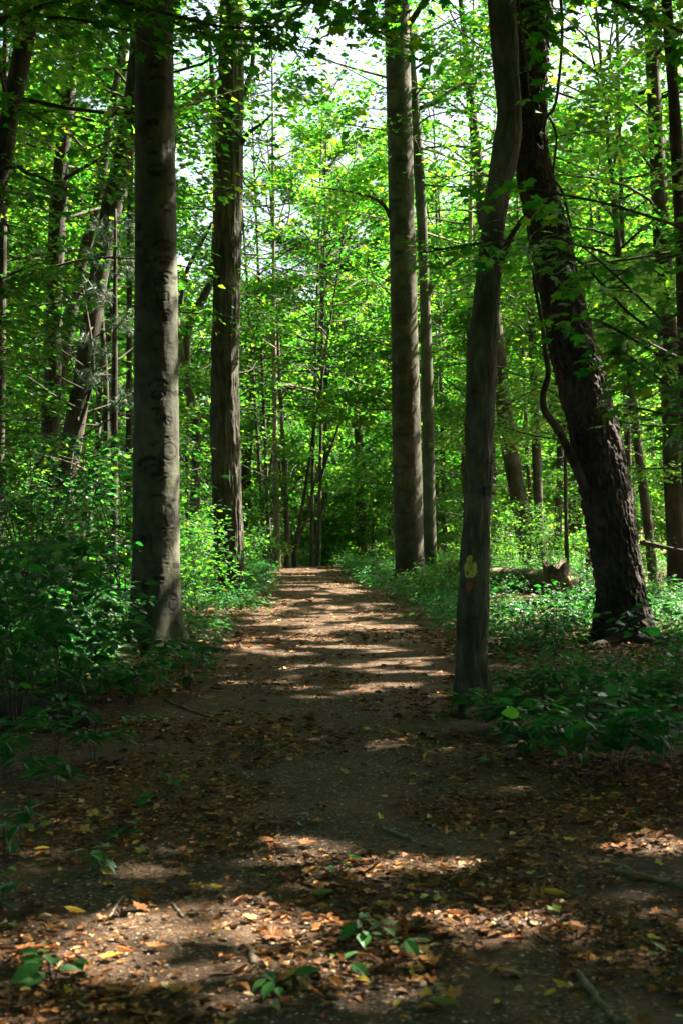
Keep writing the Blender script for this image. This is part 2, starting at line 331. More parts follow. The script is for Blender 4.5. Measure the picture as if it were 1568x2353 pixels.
# ------------------------------------------------------------------ crowns
def crown_arrays(axis, H, zb, R, nlimb, nleaf, size, rng, flat=.08, tpl=L_FAR, droop=.12, el=(4, 55), low=.75, tilt=.32, az=None, topz=None):
    limbs = []; TB = []; TD = []; TL = []
    for i in range(nlimb):
        u = (i+rng.random())/nlimb; z0 = zb+(H-zb)*u*.93
        a = i*2.39996+rng.normal(0, .4) if az is None else az[0]+(az[1]-az[0])*rng.random()
        L = R*(1.05-.6*u*u)*(low+(1-low)*min(1, u*3.5))*rng.uniform(.75, 1.12)
        e = rad(el[0]+(el[1]-el[0])*u)+rng.normal(0, .1)
        t = np.linspace(0, 1, 7)[:, None]
        d = np.array([math.cos(a)*math.cos(e), math.sin(a)*math.cos(e), math.sin(e)])
        side = np.array([-math.sin(a), math.cos(a), 0])
        p = axis(z0)+L*t*d+np.array([0, 0, -1])*droop*L*t*t+side*L*(.2*rng.normal()*t*t+.05*rng.normal()*np.sin(t*5))+np.array([0, 0, .06])*L*rng.normal()*np.sin(t*4)
        limbs.append((p, .006+.0065*L, L))
        nt_ = max(5, int(L*4.2)); tt = .22+.78*(np.arange(nt_)+rng.random(nt_))/nt_
        for k, q in enumerate(tt):
            f = q*6; j = min(5, int(f)); b = p[j]+(p[j+1]-p[j])*(f-j)
            aa = a+(1 if k % 2 else -1)*rng.uniform(.35, 1.15); sl = rng.normal(-.03, .13)+.35*math.sin(e)
            TB.append(b); TD.append((math.cos(aa), math.sin(aa), sl)); TL.append(L*.44*(1.15-.6*q)+.25)
    TB = np.array(TB); TD = norm(np.array(TD)); TL = np.array(TL)
    w = TL/TL.sum(); n = (w*nleaf+rng.random(len(w))).astype(int)
    I = np.repeat(np.arange(len(w)), n); N_ = len(I)
    s = rng.random(N_)**.75; td = TD[I]; tl = TL[I]
    perp = norm(np.cross(td, np.array([0, 0, 1.0])))
    sd = np.where(rng.random(N_) < .5, 1, -1)
    lat = sd*np.abs(rng.normal(0, .20, N_))*tl*(1.05-.5*s)
    P = TB[I]+td*(tl*s)[:, None]+perp*lat[:, None]+np.array([0, 0, 1.0])*(rng.normal(0, flat, N_)*(.4+.6*tl)-.10*np.abs(lat)-.08*tl*s*s)[:, None]
    D = td*.7+perp*(sd*rng.uniform(.1, 1.1, N_))[:, None]+rng.normal(0, .25, (N_, 3)); D[:, 2] -= .22
    Nn = np.array([0, 0, 1.0])+rng.normal(0, tilt, (N_, 3))
    sz = size*rng.uniform(.65, 1.2, N_)
    tone = np.clip(rng.normal(.45, .22, N_)+np.repeat(rng.normal(0, .14, len(w)), n), 0, 1)
    tw = [(TB[k], TB[k]+TD[k]*TL[k]) for k in range(len(TB))]
    return limbs, P, D, Nn, sz, tone, tw
def leaves_mesh(name, tpl, arr, mat, parent, do_carve=True, filt=None):
    P, D, Nn, sz, tone = arr
    k = np.ones(len(P), bool)
    if do_carve: k &= keep(P)
    if filt is not None: k &= filt(P)
    P, D, Nn, sz, tone = P[k], D[k], Nn[k], sz[k], tone[k]
    V, T = inst(tpl, P, D, Nn, sz, R_.uniform(.8, 1.15, len(P)))
    return build(name, V, T, None, mat, parent, tone=rep(tone, tpl))
def limb_tubes(mb, limbs, tw=None, minr=.008, sides=6):
    for p, r, L in limbs:
        if p[0][1] < 24 and openness(p).mean() > .14 and p[0][2] > 5: continue
        mb.tube(p, np.linspace(r, minr, len(p)), sides)
    if tw is not None:
        for a, b in tw: mb.tube(np.array([a, (a+b)/2, b]), [.006, .004, .002], 3)

def proj(P): return CX+F*P[:, 0]/P[:, 1], CY-F*(P[:, 2]-CAMH)/P[:, 1]
# ------------------------------------------------------------------ the large, near trunks
def seg_dist(px, py, pts):
    d = np.full(len(px), 1e9)
    for (x0, y0), (x1, y1) in zip(pts[:-1], pts[1:]):
        dx, dy = x1-x0, y1-y0; t = np.clip(((px-x0)*dx+(py-y0)*dy)/max(dx*dx+dy*dy, 1e-9), 0, 1)
        d = np.minimum(d, np.hypot(px-x0-t*dx, py-y0-t*dy))
    return d
def ell(cx, cy, rx, ry, a0=0, a1=360, n=18):
    return [(cx+rx*math.cos(rad(a0+(a1-a0)*i/n)), cy+ry*math.sin(rad(a0+(a1-a0)*i/n))) for i in range(n+1)]
def big_trunk(root, prof, Yd, ztop, nside, dz, kind, mat, flare=.35, lobes=5, ph=0.0, marks=None, lean_y=0.0, rtop=.4, zbase=None):
    prof = sorted([(CAMH-(y-CY)/F*Yd, ((a+b)/2-CX)/F*Yd, (b-a)/2/F*Yd) for y, a, b in prof])
    pz, px, pr = map(np.array, zip(*prof)); zv = pz[-1]+.2
    zb = float(gh(px[0], Yd))-.15 if zbase is None else zbase
    zs = np.concatenate([np.arange(zb, zv, dz), np.arange(zv, ztop+.01, .2)])
    def ip(v):
        f = np.interp(zs, pz, v); up = zs > pz[-1]
        return f, up
    cx, up = ip(px); sl = (px[-1]-px[-2])/(pz[-1]-pz[-2]); cx = np.where(up, px[-1]+np.clip(sl, -.1, .1)*(zs-pz[-1]), cx)
    r, _ = ip(pr); r = np.where(up, pr[-1]*np.interp(zs, [pz[-1], ztop], [1, rtop]), r)
    k = max(3, int(.35/dz)) | 1; ker = np.hanning(k+2)[1:-1]; ker /= ker.sum()
    def sm(v):
        e = np.concatenate([np.full(k//2, v[0]), v, np.full(k//2, v[-1])]); return np.convolve(e, ker, 'valid')
    cx = sm(cx); r = sm(r)
    cy = Yd+lean_y*np.maximum(zs, 0)+.03*np.sin(zs*.6+ph)
    th = np.arange(nside)/nside*2*np.pi
    Z, TH = np.meshgrid(zs, th, indexing='ij'); rr = np.repeat(r[:, None], nside, 1)
    cs, sn = np.cos(TH), np.sin(TH); g = np.maximum(Z-zb-.15, 0)
    rr = rr*(1+flare*np.exp(-g/.2)*(.55+.45*np.cos(lobes*TH+ph))+.16*np.exp(-g/.5)*np.cos(lobes*TH+ph)*flare)
    U = np.stack([(cs*rr).ravel(), (sn*rr).ravel(), Z.ravel()], 1)
    o = ph*11.0
    if kind == 'beech':
        d = .022*(fbm(U*[4, 4, 1.4]+o, 3)-.5)+.003*(fbm(U*[7, 7, 30]+o, 3)-.5)+.008*(fbm(U*[18, 18, 9]+o, 2)-.5)
    elif kind == 'maple':
        d = .034*(fbm(U*[4, 4, 1.1]+o, 2)-.5)+.028*(fbm(U*[28, 28, 6]+o, 3)-.5)+.010*(fbm(U*[40, 40, 14]+o, 2)-.5)-.004
    elif kind == 'plates':
        q = np.abs(fbm(U*[15, 15, 1.8]+o, 3)-.5); d = .036*np.clip(q*4, 0, .7)+.02*(fbm(U*[32, 32, 9]+o, 3)-.5)+.03*(fbm(U*[5, 5, 1]+o, 2)-.5)-.018
    else:
        q = np.abs(fbm(U*[17, 17, 7]+o, 3)-.5); d = .042*np.clip(q*4, 0, .6)+.04*(fbm(U*[30, 30, 22]+o, 3)-.5)+.03*(fbm(U*[5, 5, 1.2]+o, 2)-.5)-.015
    d = d.reshape(Z.shape); P = np.stack([cx[:, None]+cs*(rr+d), cy[:, None]+sn*(rr+d), Z], -1)
    scar = np.zeros(Z.shape)
    if marks:
        front = (sn < .25).ravel() & (P[..., 1].ravel() > 1)
        idx = np.nonzero(front)[0]; pp = P.reshape(-1, 3)[idx]; qx, qy = proj(pp); wob = (fbm(np.stack([qx*.16, qy*.16, qx*0], 1), 3)-.5)*3.6
        brk = np.clip(fbm(np.stack([qx*.11+4, qx*0+2, qy*.11], 1), 3)*3.4-.5, .4, 1); sv = np.zeros(len(idx)); bump = np.zeros(len(idx))
        for kind_, pts, w, st in marks:
            ds = seg_dist(qx, qy, pts) + wob*min(1, w/3)
            w *= 1.05; m_ = np.clip((w-ds)/1.8+.5, 0, 1)*st*.95*brk; sv = np.maximum(sv, np.maximum(m_, .45*st*brk*np.exp(-(np.maximum(ds-w, 0)/3.2)**2)))
            bump += -.003*m_ + .0010*brk*np.exp(-((ds-w-3)/2.2)**2)*st
        s_ = scar.reshape(-1); s_[idx] = sv; b_ = np.zeros(Z.size); b_[idx] = bump; b_ = b_.reshape(Z.shape)
        P[..., 0] += cs*b_; P[..., 1] += sn*b_
    nr = len(zs); i = np.arange(nr-1)[:, None]*nside; j = np.arange(nside)[None]; j2 = (j+1) % nside
    Q = np.stack([i+j, i+j2, i+nside+j2, i+nside+j], -1).reshape(-1, 4)
    build('trunk', P.reshape(-1, 3), None, Q, mat, root, smooth=True, attr={'scar': scar.ravel()})
    ax = lambda z: np.array([np.interp(z, zs, cx), np.interp(z, zs, cy), z])
    return ax, P, Q, (cs, sn)

def above(P):      # leaves that would stand right before the nearer trunks and the open aisle stay out
    x, y = proj(np.stack([P[:, 0], np.maximum(P[:, 1], .5), P[:, 2]], 1))
    return ~((P[:, 1] > .5) & (x > 410) & (x < 1330) & (y > 30) & (P[:, 1] < 33))
def overhead(root, ax, H, zb, R, nlimb, nleaf, size, mat='canopy', tpl=L_FAR, filt=above, limbpart=True):
    limbs, P, D, Nn, sz, tone, tw = crown_arrays(ax, H, zb, R, nlimb, nleaf, size, R_)
    mb = MB(); limb_tubes(mb, limbs, None, .01)
    if mb.V: mb.build('limbs', M['dark'], root)['kind'] = 'stuff'
    leaves_mesh('crown', tpl, (P, D, Nn, sz, tone), M[mat], root, True, filt)
def gappy(P):
    x, y = proj(np.stack([P[:, 0], np.maximum(P[:, 1], 5), P[:, 2]], 1)); g = np.zeros(len(P))
    for cx, cy, rx, ry in ((590, 240, 70, 150), (470, 110, 80, 110), (440, 330, 50, 80), (620, 520, 90, 110), (480, 440, 40, 70), (700, 330, 60, 60), (270, 120, 40, 80)  ): g = np.maximum(g, np.clip(1.5-((x-cx)/rx)**2-((y-cy)/ry)**2, 0, 1))
    g *= .55*(P[:, 1] > 19)
    for x0, x1, d_ in ((485, 562, 25), (884, 972, 31)): g = np.maximum(g, .8*((x > x0) & (x < x1) & (y > 90) & (y < 1150) & (P[:, 1] < d_)))
    return R_.random(len(P)) > g
def part_tube(name, pts, r0, r1, mat, root, sides=10, n=18, label=None):
    p = curve(pts, n); rr = np.linspace(r0, r1, n)*(1+.06*np.sin(np.arange(n)*1.7))
    o = build(name, *[tube(p, rr, sides)[k] for k in (0, 2, 1)], mat, root, smooth=True)
    if label: o['label'] = label
    return p
def spray_along(p, nleaf, size, spread, rng=R_, flat=.07, t0=.15, tilt=.35, ntw=None):
    """flat sprays of leaves on twigs along a bough p"""
    L = np.linalg.norm(np.diff(p, axis=0), axis=1).sum(); ntw = ntw or max(4, int(L*5))
    TB = []; TD = []; TL = []
    for k in range(ntw):
        q = (t0+(1-t0)*(k+rng.random())/ntw)*(len(p)-1); j = min(len(p)-2, int(q)); b = p[j]+(p[j+1]-p[j])*(q-j)
        d = norm(p[j+1]-p[j]); a = math.atan2(d[1], d[0])+(1 if k % 2 else -1)*rng.uniform(.3, 1.25)
        TB.append(b); TD.append((math.cos(a), math.sin(a), rng.normal(-.12, .14))); TL.append(spread*rng.uniform(.5, 1.15))
    TB = np.array(TB); TD = norm(np.array(TD)); TL = np.array(TL)
    n = np.maximum(2, (TL/TL.sum()*nleaf).astype(int)); I = np.repeat(np.arange(ntw), n); n_ = len(I)
    s = rng.random(n_)**.8; td = TD[I]; perp = norm(np.cross(td, np.array([0, 0, 1.0]))); sd = np.where(rng.random(n_) < .5, 1, -1)
    P = TB[I]+td*(TL[I]*s)[:, None]+perp*(sd*rng.uniform(.01, .1, n_))[:, None]; P[:, 2] += rng.normal(0, flat, n_)-.06*s
    D = td*.8+perp*(sd*rng.uniform(.2, 1.2, n_))[:, None]; D[:, 2] += rng.normal(-.25, .25, n_)
    return (P, D, np.array([0, 0, 1.0])+rng.normal(0, tilt, (n_, 3)), size*rng.uniform(.6, 1.2, n_), np.clip(rng.normal(.45, .22, n_), 0, 1)), [(TB[k], TB[k]+TD[k]*TL[k]) for k in range(ntw)]
def cat(arrs): return tuple(np.concatenate([a[i] for a in arrs]) for i in range(5))

# carved smooth trunk ------------------------------------------------
E_ = lambda cx, cy, w, h, s=1.0: [('m', [(cx-w*.45, cy), (cx+w*.45, cy)], h, s)]
A_marks = []
for cx, cy, w, h in [(354, 151, 16, 5), (349, 281, 18, 9), (351, 351, 14, 4), (361, 398, 26, 8), (345, 318, 8, 3), (394, 424, 5, 6), (386, 246, 14, 5), (396, 339, 6, 7), (384, 484, 10, 3), (379, 572, 22, 5), (374, 603, 16, 4), (364, 763, 14, 4), (357, 803, 14, 3),
                     (370, 765, 6, 3), (340, 600, 6, 3), (402, 640, 4, 6), (359, 938, 10, 4), (357, 1091, 12, 7), (361, 1138, 20, 3), (366, 1330, 16, 5), (330, 700, 5, 3), (398, 560, 5, 4), (320, 560, 4, 9), (316, 520, 4, 12), (322, 760, 5, 3), (404, 905, 4, 8), (400, 1150, 6, 4), (326, 1240, 4, 14), (336, 1345, 5, 12), (405, 1300, 3, 9), (395, 1215, 5, 3), (372, 1215, 14, 3), (352, 1022, 4, 3), (384, 1005, 5, 3)]:
    A_marks += E_(cx, cy, w, h*.75, .9)
def arch(cx, cy, w, h, t=2.2, s=.85): return [('m', ell(cx, cy+h, w/2, h, 195, 345), t, s)]
A_marks += arch(361, 176, 40, 12)+arch(386, 468, 32, 12)+arch(376, 553, 46, 16)+arch(376, 590, 42, 12)+arch(364, 872, 42, 14, 3)+arch(346, 1052, 56, 22, 5)+arch(352, 1070, 40, 14, 3)+arch(380, 625, 30, 8)
for cx, cy, rx, ry, t in [(371, 645, 15, 11, 2), (384, 725, 10, 12, 2), (364, 907, 14, 9, 2.2), (389, 1038, 17, 20, 1.2), (387, 1186, 9, 23, 2.4), (397, 1384, 10, 19, 2.6), (371, 645, 6, 4, 2), (384, 726, 4, 5, 2), (364, 908, 5, 3, 2), (361, 390, 20, 12, 1.4)]:
    A_marks += [('m', ell(cx, cy, rx, ry), t, .9)]
A_marks += [('m', [(358, 672), (386, 672), (386, 690), (362, 692), (362, 676)], 2, .8), ('m', [(366, 700), (374, 712)], 2, .8)]
# carved letters
A_marks += [('m', [(362, 938), (362, 974)], 1.6, .9), ('m', [(352, 940), (368, 938)], 1.5, .8), ('m', [(367, 979), (369, 957), (374, 970), (379, 957), (380, 977)], 1.5, .95),
            ('m', [(393, 962), (387, 958), (384, 964), (391, 970), (391, 977), (384, 978)], 1.5, .95), ('m', [(389, 1262), (391, 1240), (396, 1258), (399, 1242)], 1.4, .9), ('m', [(386, 1244), (384, 1240)], 1.4, .8)]
A_marks += [('m', [(346, 1230), (347, 1262), (352, 1280)], 1.5, .7), ('m', [(368, 1045), (366, 1075), (372, 1092)], 1.5, .75), ('m', [(352, 1160), (351, 1195)], 1.3, .6), ('m', [(374, 1020), (372, 1060)], 1.2, .5), ('m', [(361, 1110), (380, 1098)], 2, .7), ('m', [(398, 1170), (402, 1195)], 1.5, .6),
            ('m', [(336, 1290), (390, 1296)], 1.4, .35), ('m', [(340, 1420), (395, 1412)], 1.5, .4)]
for k in range(46):
    yy = R_.uniform(20, 1440); xx = R_.uniform(312, 405); A_marks += E_(xx, yy, R_.uniform(2, 9), R_.uniform(1, 2.4), R_.uniform(.4, .85))
YA = 15.6
tA = thing('beech_tree', 'thick grey beech left of the path with carvings and dark eye-shaped scars on its trunk', 'tree', (at(360, 1490, YA)[0], YA, 0))
axA, _, _, _ = big_trunk(tA, [(-150, 312, 392), (0, 312, 398), (300, 311, 402), (600, 310, 408), (1000, 307, 410), (1300, 304, 413), (1400, 302, 414), (1490, 298, 417)], YA, 15, 176, .0085, 'beech', M['beech'], .6, 5, .8, A_marks)
# rough-barked trunk behind it
YB = 25.0
tB = thing('rough_barked_tree', 'straight brown tree with rough plated bark right behind the carved beech', 'tree', (at(529, 1372, YB)[0], YB, 0))
axB, _, _, _ = big_trunk(tB, [(-100, 508, 562), (130, 503, 560), (480, 494, 557), (800, 485, 549), (1000, 484, 552), (1200, 489, 558), (1372, 495, 563)], YB, 19, 128, .013, 'plates', M['plates'], .25, 4, 2.1)
part_tube('branch', [at(555, 330, YB), at(572, 305, YB-.1), at(600, 285, YB-.2), at(625, 262, YB-.3)], .05, .015, M['dark'], tB)
part_tube('branch', [at(548, 260, YB), at(566, 200, YB+.2), at(580, 150, YB+.3), at(584, 60, YB+.4)], .06, .03, M['dark'], tB)
# smooth trunk right of the path
YC = 31.0
C_m = []
for k, y in enumerate(range(20, 1300, 58)): C_m += [('m', [(884+R_.uniform(0, 14)+y*.014, y+R_.uniform(-12, 12)), (905+R_.uniform(0, 34)+y*.02, y+R_.uniform(-12, 12))], R_.uniform(1, 3), .55)]
C_m += E_(912, 255, 26, 4)+E_(920, 365, 14, 7)+E_(905, 460, 30, 3)+E_(915, 580, 10, 5)
tC = thing('beech_tree', 'tall smooth grey beech at the far right path edge with a slim stem against it', 'tree', (at(942, 1338, YC)[0], YC, 0))
axC, _, _, _ = big_trunk(tC, [(-100, 881, 936), (0, 882, 937), (300, 888, 946), (600, 895, 955), (1000, 900, 966), (1250, 905, 972), (1338, 908, 978)], YC, 21, 120, .016, 'beech', M['beech_brown'], .3, 4, 4.0, C_m)
part_tube('branch', [at(935, 60, YC), at(955, 32, YC-.2), at(985, -20, YC-.5)], .08, .05, M['beech_brown'], tC)
part_tube('branch', [at(896, 500, YC), at(880, 470, YC-.2), at(850, 452, YC-.6), at(790, 438, YC-1), at(715, 428, YC-1.6)], .05, .012, M['dark'], tC)
# nearer trunk with the painted blaze
YD = 10.6
D_m = E_(1128, 1060, 8, 7)+E_(1118, 1128, 14, 9)+E_(1090, 1420, 6, 4)+E_(1105, 520, 34, 3, .6)+E_(1090, 900, 6, 4)+E_(1125, 1130, 8, 5)
tD = thing('maple_tree', 'slender dark tree with a yellow and red paint mark on its trunk', 'tree', (at(1090, 1638, YD)[0], YD, 0))
axD, PD, QD, (csD, snD) = big_trunk(tD, [(-120, 1110, 1180), (0, 1118, 1184), (130, 1128, 1188), (230, 1138, 1196), (290, 1140, 1198), (350, 1128, 1190), (430, 1115, 1172), (520, 1103, 1160), (600, 1094, 1150), (800, 1072, 1144), (1000, 1063, 1134), (1130, 1064, 1131), (1300, 1053, 1124), (1500, 1050, 1119), (1638, 1052, 1127)], YD, 13, 150, .0075, 'maple', M['maple'], .45, 4, 1.3, D_m)
def blaze(label, cx, cy, rx, ry, mat, tail=0):
    C_ = PD.reshape(-1, 3)[QD].mean(1); x, y = proj(C_); fr = C_[:, 1] < YD
    w = (fbm(np.stack([x*.09, y*.09, x*0+3], 1), 3)-.5)*1.1
    ck = fbm(np.stack([x*.22, y*.12, x*0+7], 1), 3); q = (((x-cx)/rx)**2+((y-cy)/ry)**2+w < .85) & (np.abs(ck-.5) > .035)
    if tail: q |= (np.abs(x-cx+2) < 3.5+w*4) & (y > cy) & (y < cy+tail)
    q &= fr; Qs = QD[q]; u, inv = np.unique(Qs, return_inverse=True)
    c = np.stack([csD.ravel()[u], snD.ravel()[u], 0*csD.ravel()[u]], 1)
    o = build('paint_mark', PD.reshape(-1, 3)[u]+c*.003, None, inv.reshape(-1, 4), mat, tD, smooth=True); o['label'] = label
blaze('worn yellow paint blaze on the bark', 1080, 1305, 17, 27, M['yellowpaint'])
blaze('small orange red paint smear below the yellow blaze', 1077, 1345, 10, 10, M['redpaint'], 16)
part_tube('branch', [at(1150, 600, YD), at(1160, 570, YD-.05), at(1172, 545, YD-.1), at(1200, 500, YD-.3)], .035, .015, M['maple'], tD)
# dark leaning tree
YE = 16.0
tE = thing('leaning_tree', 'thick dark scaly tree leaning left with a crooked bare limb on its left side', 'tree', (at(1438, 1482, YE)[0], YE, 0))
axE, _, _, _ = big_trunk(tE, [(-120, 1190, 1275), (0, 1186, 1270), (200, 1186, 1252), (330, 1182, 1255), (430, 1192, 1275), (520, 1212, 1304), (700, 1243, 1342), (800, 1260, 1374), (900, 1284, 1398), (1000, 1308, 1424), (1200, 1344, 1456), (1350, 1368, 1480), (1482, 1372, 1500)], YE, 15, 170, .0095, 'scaly', M['scaly'], .40, 5, 5.2)
part_tube('branch', [at(1345, 1125, YE-.2), at(1322, 1075, YE-.25), at(1298, 1020, YE-.3), at(1276, 980, YE-.35), at(1250, 945, YE-.4), at(1246, 905, YE-.4), at(1258, 860, YE-.4), at(1250, 800, YE-.4), at(1243, 740, YE-.4), at(1228, 660, YE-.5), at(1222, 610, YE-.5)], .056, .015, M['scaly'], tE, 12, 30, 'crooked bare limb bending out and up')
part_tube('hanging_vine', [at(1285, -20, YE-.5), at(1290, 60, YE-.5), at(1286, 150, YE-.5), at(1274, 240, YE-.5), at(1252, 275, YE-.5), at(1250, 330, YE-.5), at(1262, 400, YE-.5), at(1290, 440, YE-.5), at(1310, 520, YE-.45)], .018, .014, M['twig'], tE, 8, 30)
part_tube('hanging_vine', [at(1262, 270, YE-.5), at(1276, 310, YE-.5), at(1272, 370, YE-.5), at(1268, 400, YE-.5)], .014, .012, M['twig'], tE, 8, 16)

def roots(t, ax, r0, angs, mat):
    b = ax(.15)
    for k, (a, L) in enumerate(angs):
        a = rad(a); d = np.array([math.cos(a), math.sin(a), 0]); sd = np.array([-d[1], d[0], 0])*.12*(-1)**k
        pts = [b+d*r0*.3+[0, 0, .06], b+d*r0*1.2+[0, 0, -.07], b+d*(r0*1.7+L*.4)+sd+[0, 0, -.12], b+d*(r0*1.7+L)+[0, 0, -.19]]
        part_tube('root', pts, r0*.30, r0*.07, mat, t, 10, 16)
roots(tA, axA, .27, [(200, .5), (250, .4), (300, .5), (345, .55), (150, .4)], M['beech'])
roots(tD, axD, .13, [(215, .25), (275, .3), (340, .35)], M['maple'])
roots(tE, axE, .32, [(190, .4), (240, .4), (290, .5), (340, .7), (10, .6)], M['scaly'])
roots(tC, axC, .3, [(200, .4), (260, .4), (320, .5)], M['beech_brown'])
# ------------------------------------------------------------------ crowns overhead (mostly above the frame; they shade the path)
overhead(tA, axA, 16.5, 8.6, 4.6, 20, 26000, .16)
overhead(tB, axB, 20, 11.5, 4.5, 20, 24000, .16)
overhead(tC, axC, 22, 13.0, 4.6, 20, 22000, .16)
overhead(tD, axD, 14.5, 6.2, 4.4, 22, 30000, .15)
overhead(tE, axE, 16.5, 8.4, 5.0, 22, 32000, .16)
def plain_trunk(root, pts, rr, mat, limbs=None, sides=12, name='trunk', tw=None):
    mb = MB(); p = curve(pts, 24); r = np.interp(np.linspace(0, 1, 24), np.linspace(0, 1, len(rr)), rr)
    r = r*(1+.05*np.sin(np.arange(24)*1.3)+.45*np.exp(-np.arange(24)/1.2)*.6)
    mb.tube(p, r, sides)
    if limbs: limb_tubes(mb, limbs, tw)
    mb.build(name, mat, root, smooth=True)
    return lambda z: np.array([np.interp(z, p[:, 2], p[:, 0]), np.interp(z, p[:, 2], p[:, 1]), z])
for k, (x, y, H, zb, R, nl) in enumerate([(7.2, 4.4, 15, 5.5, 5.4, 36000), (8.5, 14.0, 17, 7.5, 5.2, 34000), (12.5, 6.0, 17, 6.0, 5.4, 32000), (14, 12, 19, 8, 5.2, 28000), (3.2, 2.0, 14, 6.5, 4.8, 26000), (-6.0, 9.5, 15, 6.5, 4.6, 24000), (13, 20, 20, 9, 5, 22000)]):  # trees added out of view so their crowns keep sun off the path
    t = thing('unseen_shade_tree', 'unseen tree added just outside the frame so its leafy boughs shade the path', 'tree', (x, y, 0), 'unseen trees added for shade')
    pts = [(x, y, -.1), (x+.1, y, H*.35), (x-.1, y+.1, H*.7), (x, y, H*.97)]
    limbs, P, D, Nn, sz, tone, tw = crown_arrays(lambda z: np.array([x, y, z]), H, zb, R, 22, nl, .16, R_)
    plain_trunk(t, pts, [.2, .16, .1, .03], M['dark'], limbs)
    leaves_mesh('crown', L_FAR, (P, D, Nn, sz, tone), M['canopy'], t, True, above)

# ------------------------------------------------------------------ background trees whose trunks show
def bg_tree(label, px, Yd, H, zb, R, nleaf, mat='dark', size=.12, nl=16, name='forest_tree', group=None, leafmat='canopy', rtop=.45, tpl=L_FAR, forks=(), basex=None, elr=(4, 55)):
    px = sorted(px, key=lambda q: -q[0])
    P3 = [at(x, y, Yd) for y, x, w in px]; W = [w/2/F*Yd for y, x, w in px]
    bx = P3[0][0]+(P3[0][0]-P3[-1][0])/max(.5, P3[-1][2]-P3[0][2])*max(0, P3[0][2]) if basex is None else basex
    base = np.array([np.clip(bx, P3[0][0]-2, P3[0][0]+2), Yd, 0]); base[2] = gh(base[0], Yd)
    t = thing(name, label, 'tree', base, group)
    pts = [base-np.array([0, 0, .15])]; rr = [W[0]*1.12]
    if P3[0][2] > .5: 
        pts.append(P3[0]); rr.append(W[0])
    for p, w in zip(P3[1:], W[1:]): pts.append(p); rr.append(w)
    if pts[-1][2] < H*.9:
        d = (pts[-1]-pts[-2])/max(.1, pts[-1][2]-pts[-2][2]); d = np.clip(d, -.15, .15); d[2] = 1
        pts.append(pts[-1]+d*(H*.97-pts[-1][2])); rr.append(.02)
    zz = np.array([q[2] for q in pts]); xx = np.array([q[0] for q in pts])
    ax = lambda z: np.array([np.interp(z, zz, xx), Yd, z])
    limbs, P, D, Nn, sz, tone, tw = crown_arrays(ax, H, zb, R*1.15, 26, int(nleaf*(2.1 if Yd < 36 else 1.9)), size, R_, el=elr)
    mb = MB(); n = 30; p = curve(pts, n); s = np.linspace(0, 1, n); r = np.interp(p[:, 2], zz, rr); r *= 1+.05*np.sin(s*31+Yd); mb.tube(p, r, 14)
    limb_tubes(mb, limbs)
    for f, w in forks: mb.tube(curve([at(x, y, Yd) for x, y in f], 12), np.linspace(w/2/F*Yd, w/3/F*Yd, 12), 8)
    mb.build('trunk', M[mat], t, smooth=True)
    if nleaf: leaves_mesh('crown', tpl, (P, D, Nn, sz, tone), M[leafmat], t, True, gappy)
    return t
